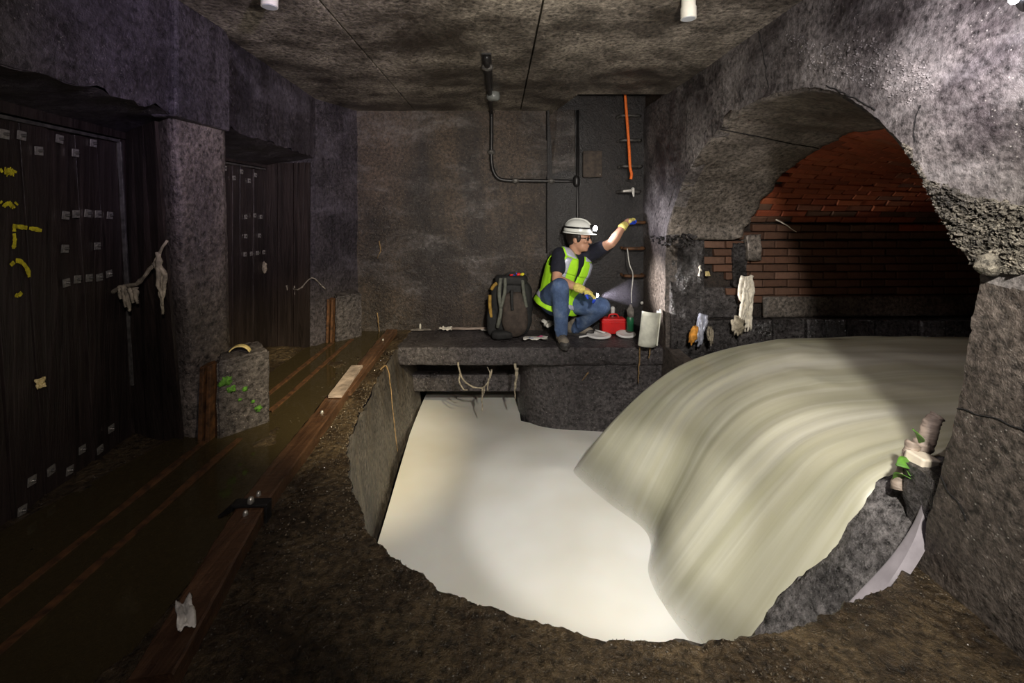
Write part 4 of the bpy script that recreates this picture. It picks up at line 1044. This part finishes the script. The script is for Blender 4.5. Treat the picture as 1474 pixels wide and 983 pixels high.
for k, (px, py, rz) in enumerate(((1302,668,.2),(1308,682,.9),(1298,690,1.7),(1318,628,.5))):
    c = at(px, py, 1.60)
    m = MB().grid(lambda u, v: c+Euler((.6,.3*k,rz)).to_matrix()@V(((u-.5)*.075, (v-.5)*.045*math.sin(PI*min(max(u,.04),.96)), .012*math.sin(u*3))), 10, 4)
    tag(obj('green_leaf', m, MAT['leaf'], smooth=True, solid=.002), 'green leaf at the tip of the leaning driftwood log' if k == 3 else 'green leaf caught beside the cream foam blocks', 'leaf', 'green leaves in the driftwood')
tc = catmull([at(1336,728,1.525), at(1322,768,1.515), at(1290,820,1.505), at(1235,885,1.49), at(1200,930,1.48)], 24)
tag(obj('side_trickle', MB().grid(lambda u, v: tc[int(round(u*24))]+V((lerp(-.055,.045,v), .05*math.sin(v*PI)**1.0-.025, lerp(-.035,.03,v)+.02*math.sin(v*PI)))*lerp(.55,1.35,u), 24, 12).mesh('side_trickle'), MAT['foam_grey'], smooth=True), 'small white trickle between the boulder and the pit lip', 'water', kind='stuff')
tag(obj('broken_corner', rough_box((1.43,1.47,-.02), (1.53,1.60,.30), .012, 31), MAT['wet_rock']), 'cracked concrete corner at the foot of the right pier', 'concrete chunk')

# ---- lamp high on the right wall
q = onx(1483,-8,WX-.20)
wl = thing('wall_lamp', V((WX,q.y,q.z)), 'small glaring lamp clamped high on the right wall', 'lamp')
child('lamp_body', MB().tube([q+V((.20,0,.03)), q+V((.05,-.01,.02)), q+V((.03,0,.01)), q+V((.0,.02,.0))], [.012,.014,.028,.032], 16), MAT['black_plastic'], wl, smooth=True)
child('lamp_lens', MB().ell(q+V((-.012,.022,-.003)), (.009,.009,.009)), MAT['lamp_glow'], wl, smooth=True)

# ---- backpack
c = V((.105,4.24,0)); 
bp_ = thing('backpack', c, 'black and brown hiking backpack standing against the back wall', 'backpack')
m = MB().ell((0,0,0), (1,1,1), None, 32, 20)
def sup(v, hx, hy, hz, e=.55):
    s = lambda t: math.copysign(abs(t)**e, t)
    return V((s(v[0])*hx, s(v[1])*hy, s(v[2])*hz))
def blob(ctr, hx, hy, hz, e=.55, amp=.012, seed=0):
    mm = MB(); mm.v = [tuple(V(ctr)+(lambda q: q+noise.noise_vector(q*9+V((seed,0,0)))*amp)(sup(v, hx, hy, hz, e))) for v in m.v]; mm.f = list(m.f); return mm
child('pack_body', blob(c+V((0,.02,.28)), .20, .11, .27, .6, .018, 1), MAT['pack_black'], bp_, smooth=True)
child('front_pocket', blob(c+V((.03,-.09,.23)), .115, .055, .20, .6, .014, 5), MAT['pack_brown'], bp_, smooth=True)
child('top_lid', blob(c+V((0,.0,.53)), .155, .10, .05, .6, .014, 7), MAT['pack_black'], bp_, smooth=True)
child('side_pocket', blob(c+V((-.175,-.03,.15)), .05, .07, .13, .6, .014, 9), MAT['pack_black'], bp_, smooth=True)
child('hip_belt', blob(c+V((-.09,-.12,.05)), .10, .05, .04, .6, .014, 12), MAT['pack_black'], bp_, smooth=True)
for pts, mt, nm, r in (([(-.10,-.10,.56),(-.115,-.14,.42),(-.10,-.16,.28),(-.13,-.14,.12)], 'strap_grey', 'shoulder_strap', .018), ([(-.06,-.10,.56),(-.065,-.15,.44),(-.10,-.165,.30)], 'strap_grey', 'shoulder_strap', .016),
                       ([(.10,-.09,.54),(.11,-.13,.42),(.135,-.12,.30)], 'strap_grey', 'shoulder_strap', .016), ([(-.20,-.06,.40),(-.20,-.08,.30),(-.185,-.09,.20)], 'pack_gold', 'gold_trim', .016),
                       ([(-.12,-.06,.52),(-.16,-.07,.49),(-.185,-.06,.45)], 'pack_gold', 'gold_trim', .016), ([(.0,-.14,.46),(.0,-.155,.36),(.005,-.155,.28)], 'pack_black', 'compression_strap', .014),
                       ([(-.05,-.05,.575),(-.02,-.06,.60),(.02,-.06,.60),(.05,-.05,.575)], 'pack_black', 'grab_handle', .012)):
    child(nm, MB().tube(catmull([c+V(p) for p in pts], 18), r, 8), MAT[mt], bp_, smooth=True)
for k, (dx, mt) in enumerate(((-.035,'red_plastic'),(-.005,'glove_blue'),(.025,'red_plastic'),(.06,'yellow_paint'))):
    child('clip', MB().cone(c+V((.03+dx,-.05,.585)), c+V((.045+dx,-.05,.59)), .014, .014, 8, 2), MAT[mt], bp_, smooth=True)

# ---- crouching person
foot = V((.60,4.05,0))
man = thing('person', foot, 'crouching person in white helmet, lime safety vest and jeans holding a flashlight', 'person')
pel = at(803,431,4.17); nb = at(829,365,4.12)
ax = (nb-pel).normalized(); fr = V((.50,-.87,0)); fr = (fr-ax*fr.dot(ax)).normalized(); rt = ax.cross(fr).normalized()   # rt: towards his left
if rt.x < 0: rt = -rt
TL = (nb-pel).length
ts = [-.12,0,.2,.45,.7,.88,.97,1.03]; hw = [.165,.165,.155,.165,.185,.175,.12,.06]; hd = [.13,.13,.125,.13,.125,.10,.075,.055]
def tor(t, ph, off=0.0):
    a = interp(ts, hw, t)+off; b = interp(ts, hd, t)+off
    bend = fr*(.03*math.sin(PI*min(max(t,0),1))*-1)
    e = .85
    cs, sn = math.cos(ph), math.sin(ph)
    return pel+ax*(t*TL)+bend+fr*(b*math.copysign(abs(cs)**e, cs))+rt*(a*math.copysign(abs(sn)**e, sn))
def torso_solid(off, t0=-.12, t1=1.03, n=28):
    mm = MB(); k = 18
    mm.grid(lambda u, v: tor(lerp(t0, t1, v), 2*PI*u, off), n, k)
    mm.add([tor(t0, 2*PI*i/n, off) for i in range(n)], [tuple(range(n))[::-1]]); mm.add([tor(t1, 2*PI*i/n, off) for i in range(n)], [tuple(range(n))])
    b = bmesh.new(); me = bpy.data.meshes.new('t'); me.from_pydata(mm.v, [], mm.f); b.from_mesh(me); bmesh.ops.remove_doubles(b, verts=b.verts, dist=1e-5); bmesh.ops.recalc_face_normals(b, faces=b.faces)
    b.verts.index_update(); r = MB().add([v.co.copy() for v in b.verts], [tuple(v.index for v in f.verts) for f in b.faces]); b.free(); return r
shR = at(806,367,4.06); elR = at(801,402,3.93); wrR = at(834,415,3.82); haR = at(845,420,3.80)
shL = at(852,364,4.16); elL = at(880,350,4.02); wrL = at(897,326,4.16); haL = at(904,319,4.22)
hipR = pel-rt*.09-ax*.01; hipL = pel+rt*.09-ax*.01
knR = at(806,413,3.86); anR = at(808,479,3.99); knL = at(866,441,4.02); anL = at(828,473,4.30)
hc = at(833,343,4.08); fh = V((.86,-.50,-.06)).normalized(); hr = fh.cross(UP).normalized()*-1; hu = hr.cross(fh).normalized()*-1
if hu.z < 0: hu = -hu
hr = fh.cross(hu).normalized()
HR = Matrix((fh, hr, hu)).transposed()
def H(f, s, u_): return hc+fh*f+hr*s+hu*u_
# body: one continuous skin
b = torso_solid(-.02)
b.cone(nb-ax*.06, hc-hu*.03-fh*.02, .062, .056)
b.ell(hc+hu*.015, (.098,.077,.112), HR, 24, 18); b.ell(H(.03,0,-.06), (.062,.056,.060), HR, 20, 14); b.ell(H(.066,0,-.092), (.026,.028,.022), HR)
b.cone(H(.097,0,.012), H(.114,0,-.026), .009, .014, 10); b.ell(H(.109,.010,-.030), (.010,.009,.008), HR); b.ell(H(.109,-.010,-.030), (.010,.009,.008), HR)
b.ell(H(.092,0,-.056), (.011,.024,.007), HR); b.ell(H(.091,0,-.068), (.011,.021,.008), HR)
for sg in (-1, 1):
    b.ell(H(-.005, sg*.077, -.012), (.020,.010,.032), HR, 14, 10); b.ell(H(.078, sg*.036, -.018), (.022,.024,.018), HR); b.ell(H(.083, sg*.032, .026), (.018,.026,.010), HR)
for s, e_, w_, h_ in ((shR, elR, wrR, haR), (shL, elL, wrL, haL)):
    b.cone(s, s.lerp(e_,.5), .056, .050); b.cone(s.lerp(e_,.45), e_, .051, .042); b.cone(e_, e_.lerp(w_,.35), .042, .044); b.cone(e_.lerp(w_,.35), w_, .044, .029); b.cone(w_, h_, .029, .032)
for h_, k_, a_ in ((hipR, knR, anR), (hipL, knL, anL)):
    b.cone(h_, k_, .075, .055); b.cone(k_, a_, .052, .035)
body = child('body', b, MAT['skin'], man, remesh=.007, smooth_it=4)
for sg in (-1, 1):
    child('eye', MB().ell(H(.089, sg*.031, .006), (.008,.012,.009), HR, 12, 8), MAT['paper'], man, smooth=True)
    child('eyebrow', MB().cone(H(.096, sg*.018, .026), H(.089, sg*.045, .027), .005, .004, 8, 2), MAT['hair'], man, smooth=True)
hm = MB()
hm.ell(H(-.018,0,.022), (.102,.084,.100), HR, 24, 16); hm.ell(H(-.055,0,-.025), (.052,.070,.050), HR)
for sg in (-1, 1): hm.ell(H(.020, sg*.068, .008), (.025,.016,.040), HR)
child('hair', hm, MAT['hair'], man, remesh=.008, smooth_it=2)
g_ = MB()
for sg in (-1, 1):
    g_.ell(H(.100, sg*.032, .004), (.006,.029,.018), HR, 16, 10); g_.tube([H(.092, sg*.058, .010), H(.05, sg*.080, .012), H(-.01, sg*.086, .008)], .004, 6)
g_.tube([H(.106,-.012,.010), H(.110,0,.012), H(.106,.012,.010)], .004, 6)
child('safety_glasses', g_, MAT['glass_dark'], man, smooth=True)
# t-shirt
t_ = torso_solid(0.0); t_.cone(shR, shR.lerp(elR,.58), .074, .068); t_.cone(shL, shL.lerp(elL,.52), .074, .066); t_.cone(nb-ax*.10-fr*.02, nb-ax*.03, .085, .070)
t_.cone(pel.lerp(nb,.80)-rt*.03-fr*.03, shR, .075, .070); t_.cone(pel.lerp(nb,.80)+rt*.03-fr*.03, shL, .075, .070)
child('tshirt', t_, MAT['tshirt'], man, remesh=.011, smooth_it=4)
# jeans
j = MB()
j.ell(pel-ax*.02+fr*-.01, (.175,.155,.14), Matrix((rt, fr, ax)).transposed(), 24, 16)
for h_, k_, a_ in ((hipR, knR, anR), (hipL, knL, anL)):
    j.cone(h_, h_.lerp(k_,.5), .112, .100); j.cone(h_.lerp(k_,.5), k_, .100, .080); j.cone(k_, k_.lerp(a_,.35), .080, .074); j.cone(k_.lerp(a_,.35), a_-(a_-k_).normalized()*.0, .074, .056)
# folds
rnd = random.Random(4)
for k_, a_, s in ((knR, anR, 1), (knL, anL, -1)):
    for q in range(6):
        p = k_.lerp(a_, .15+.15*q); d = V((rnd.uniform(-1,1), rnd.uniform(-1,.1), rnd.uniform(-.5,.5))).normalized()
        j.cone(p+d*.058-UP*.02, p+d*.05+V((rnd.uniform(-.05,.05),0,rnd.uniform(.02,.06))), .016, .012, 8, 2)
child('jeans', j, MAT['denim'], man, remesh=.010, smooth_it=5)
# shoes
def shoe(an, d, label=None):
    d = V((d[0], d[1], 0)).normalized(); s = d.cross(UP); R = Matrix((d, s, UP)).transposed(); g0 = V((an.x, an.y, 0))
    o = MB().ell(g0+UP*.065-d*.02, (.075,.045,.065), R).ell(g0+UP*.048+d*.07, (.105,.047,.045), R).cone(g0+UP*.07-d*.01, V((an.x,an.y,.12)), .05, .05)
    sh = child('shoe', o, MAT['shoe_tan'], man, remesh=.008, smooth_it=2)
    so = []
    for z in (.002, .026):
        so.append([g0+UP*z+R@V((.05+.13*math.cos(a)*(1 if math.cos(a) > 0 else .95), (.050 if math.cos(a) > -.2 else .044)*math.sin(a), 0)) for a in [2*PI*k/28 for k in range(28)]])
    child('sole', MB().prism(so[0], so[1]), MAT['shoe_dark'], man, smooth=False)
    child('toe_cap', MB().ell(g0+UP*.038+d*.125, (.055,.046,.034), R), MAT['shoe_dark'], man, smooth=True)
    for q in range(4):
        p = g0+d*(.03+.024*q)+UP*(.104-.007*q)
        child('lace', MB().tube([p-s*.03-UP*.008, p+UP*.004, p+s*.03-UP*.008], .004, 6), MAT['shoe_dark'], man)
shoe(anR, (.12,-1)); shoe(anL, (.9,-.25))
# vest: wrap, straps over the shoulders, reflective bands
gap = lambda t: interp([-.2,.15,.45,.8,1.0], [.0,.0,.015,.07,.20], t)
VO = .026
vm = MB()
def wrap(u, v):
    t = lerp(-.16, .62, v); gp = gap(t); ph = lerp(gp, 2*PI-gp, u)
    flare = .02*max(0, (.05-t)/.2)
    p = tor(t, ph, VO+flare)
    return p+frz(ph)*.010*noise.noise(V((ph*3, t*5, 2)))
def frz(ph): return fr*math.cos(ph)+rt*math.sin(ph)
vm.grid(wrap, 60, 22)
def front(sg):
    def fn(u, v):
        t = lerp(.62, .93, v); a = lerp(gap(t), lerp(1.35,1.05,v), u)
        return tor(t, sg*a, VO+.004)
    return fn
def backp(u, v):
    t = lerp(.62, .95, v); return tor(t, lerp(2.0-.0*v, 2*PI-2.0, u), VO)
def shoulder(sg):
    def fn(u, v):
        a = tor(.93, sg*lerp(gap(.93), 1.05, u), VO+.004); c_ = tor(.95, sg*lerp(2.75, 2.0, u), VO)
        return a.lerp(c_, v)+ax*(.052*math.sin(PI*v))+rt*sg*.02*math.sin(PI*v)
    return fn
vm.grid(front(-1), 10, 10).grid(front(1), 10, 10).grid(backp, 14, 10).grid(shoulder(-1), 10, 10).grid(shoulder(1), 10, 10)
vest = child('safety_vest', vm, MAT['hi_vis'], man, smooth=True, solid=.006)
def band(fn, nu, nv): 
    o = child('reflective_band', MB().grid(fn, nu, nv), MAT['reflective'], vest, smooth=True, solid=.003); return o
for sg in (-1, 1):
    band(lambda u, v: tor(lerp(.12,.62,v), sg*lerp(.50,.82,u), VO+.008), 6, 14)
    band(lambda u, v: tor(lerp(.62,.93,v), sg*lerp(.50,.82,u), VO+.011), 6, 8)
    band(lambda u, v: shoulder(sg)(lerp(.1,.85,u), v)+ax*.008, 6, 10)
band(lambda u, v: wrap(u, lerp(.16,.27,v))+frz(lerp(0, 2*PI, u))*.008, 60, 4)
# gloves
def glove(wr, ha, out, spread, curl, side):
    """wr wrist, ha palm centre, out: direction the palm faces, curl direction of fingers"""
    d = (ha-wr).normalized(); out = (V(out)-d*V(out).dot(d)).normalized(); s = d.cross(out).normalized()*side
    mm = MB(); R = Matrix((d, s, out)).transposed()
    mm.ell(ha, (.050,.044,.024), R, 18, 12); mm.cone(wr-d*.02, wr+d*.03, .040, .034)
    tips = MB(); tips.ell(ha+out*.010, (.044,.040,.020), R, 16, 10)
    for k in range(4):
        base = ha+d*.042+s*(.030-.020*k); L = (.030,.034,.032,.025)[k]
        d1 = (d*math.cos(curl*.6)+out*math.sin(curl*.6)); d2 = (d*math.cos(curl*1.5)+out*math.sin(curl*1.5)); d3 = (d*math.cos(curl*2.3)+out*math.sin(curl*2.3))
        p1 = base+d1*L; p2 = p1+d2*L*.8; p3 = p2+d3*L*.6
        mm.cone(ha+s*(.026-.017*k), base, .013, .0115, 10, 3); mm.cone(base, p1, .0115, .0105, 10, 3); mm.cone(p1, p2, .0105, .010, 10, 3)
        tips.cone(p2.lerp(p1,.3), p2, .0115, .011, 10, 3); tips.cone(p2, p3, .011, .0095, 10, 3)
    tb = ha-d*.012+s*.036; t1 = tb+(d*.5+s*.6+out*.5).normalized()*.034; t2 = t1+(d*.8+out*.6).normalized()*.028
    mm.cone(ha-d*.02+s*.02, tb, .018, .014, 10, 3); mm.cone(tb, t1, .014, .012, 10, 3); tips.cone(t1, t2, .0125, .010, 10, 3)
    gl_ = child('work_glove', mm, MAT['glove_yellow'], man, remesh=.0045, smooth_it=2)
    gt = child('grip_coating', tips, MAT['glove_blue'], gl_, remesh=.0045, smooth_it=1)
    return gl_
glove(wrR, haR, (.25,-.1,-1), 1, .75, -1)
glove(wrL, haL, (.55,.25,-.8), 1, .85, 1)
# helmet
hc2 = H(-.012,0,.060); hl = MB()
def dome(u, v):
    a = 2*PI*u; th = PI/2*v; k = 1+.04*max(0, math.cos(a))
    return hc2+fh*(.128*math.cos(a)*math.cos(th)**.8*k)+hr*(.108*math.sin(a)*math.cos(th)**.8)+hu*(.112*math.sin(th))
hl.grid(dome, 40, 14)
helmet = child('helmet', hl, MAT['helmet_white'], man, smooth=True, solid=.004)
brim = MB().grid(lambda u, v: hc2+fh*((.128+lerp(0,.010+.035*max(0, math.cos(2*PI*u))**2,v))*math.cos(2*PI*u))+hr*((.108+lerp(0,.010,v))*math.sin(2*PI*u))+hu*(-.004-.010*v), 40, 3)
child('helmet_brim', brim, MAT['helmet_white'], helmet, smooth=True, solid=.004)
child('helmet_ridge', MB().tube([dome(0, .15+.085*k)+hu*.002 for k in range(10)]+[dome(.5, 1-.085*k)+hu*.002 for k in range(1,10)], .010, 8), MAT['helmet_white'], helmet, smooth=True)
child('lamp_strap', MB().tube([dome(k/36, .22)+ (dome(k/36,.22)-hc2).normalized()*.003 for k in range(37)], .009, 6, False), MAT['black_plastic'], helmet, smooth=True)
lc = dome(0,.25)+fh*.018; ld = (fh*1.0+V((.15,-.35,-.1))).normalized()
child('headlamp_body', MB().tube([lc-ld*.03, lc, lc+ld*.012], [.028,.030,.026], 16), MAT['black_plastic'], helmet, smooth=True)
child('headlamp_lens', MB().ell(lc+ld*.014, (.024,.024,.024), None, 16, 10), MAT['lamp_glow'], helmet, smooth=True)
spot('headlamp_light', lc+ld*.06, lc+V((1.0,-.15,-.05)), 12, (.92,.88,1.0), 120, .9, .02)
# flashlight
fd = V((1,-.12,-.10)).normalized(); f0 = haR+V((.012,0,-.022)); 
ft = thing('flashlight', f0, 'slim black flashlight held in the lowered gloved hand', 'flashlight')
child('barrel', MB().tube([f0-fd*.05, f0+fd*.03, f0+fd*.045], [.013,.013,.018], 14), MAT['black_plastic'], ft, smooth=True)
child('lamp_head', MB().tube([f0+fd*.045, f0+fd*.066], [.018,.020], 16), MAT['black_plastic'], ft, smooth=True)
child('lamp_lens', MB().ell(f0+fd*.068, (.017,.017,.017), None, 16, 10), MAT['lamp_glow'], ft, smooth=True)
spot('flashlight_light', f0+fd*.10, f0+fd*.10+V((1,.24,.05)), 80, (1.0,.95,.92), 60, .8, .015)

# faint haze lit by the flashlight
hz = bpy.data.materials.new('beam_haze'); hz.use_nodes = True; nt = hz.node_tree; nt.nodes.remove(nt.nodes['Principled BSDF'])
vs = nt.nodes.new('ShaderNodeVolumeScatter'); vs.inputs['Density'].default_value = .07; vs.inputs['Color'].default_value = (.8,.75,1,1); nt.links.new(vs.outputs[0], nt.nodes['Material Output'].inputs['Volume'])
bd = V((1,.24,.05)).normalized()
tag(obj('beam_haze', MB().tube([f0+fd*.11, f0+fd*.11+bd*.30], [.015,.13], 20), hz), 'faint misty haze in front of the held flashlight', 'haze', kind='stuff')
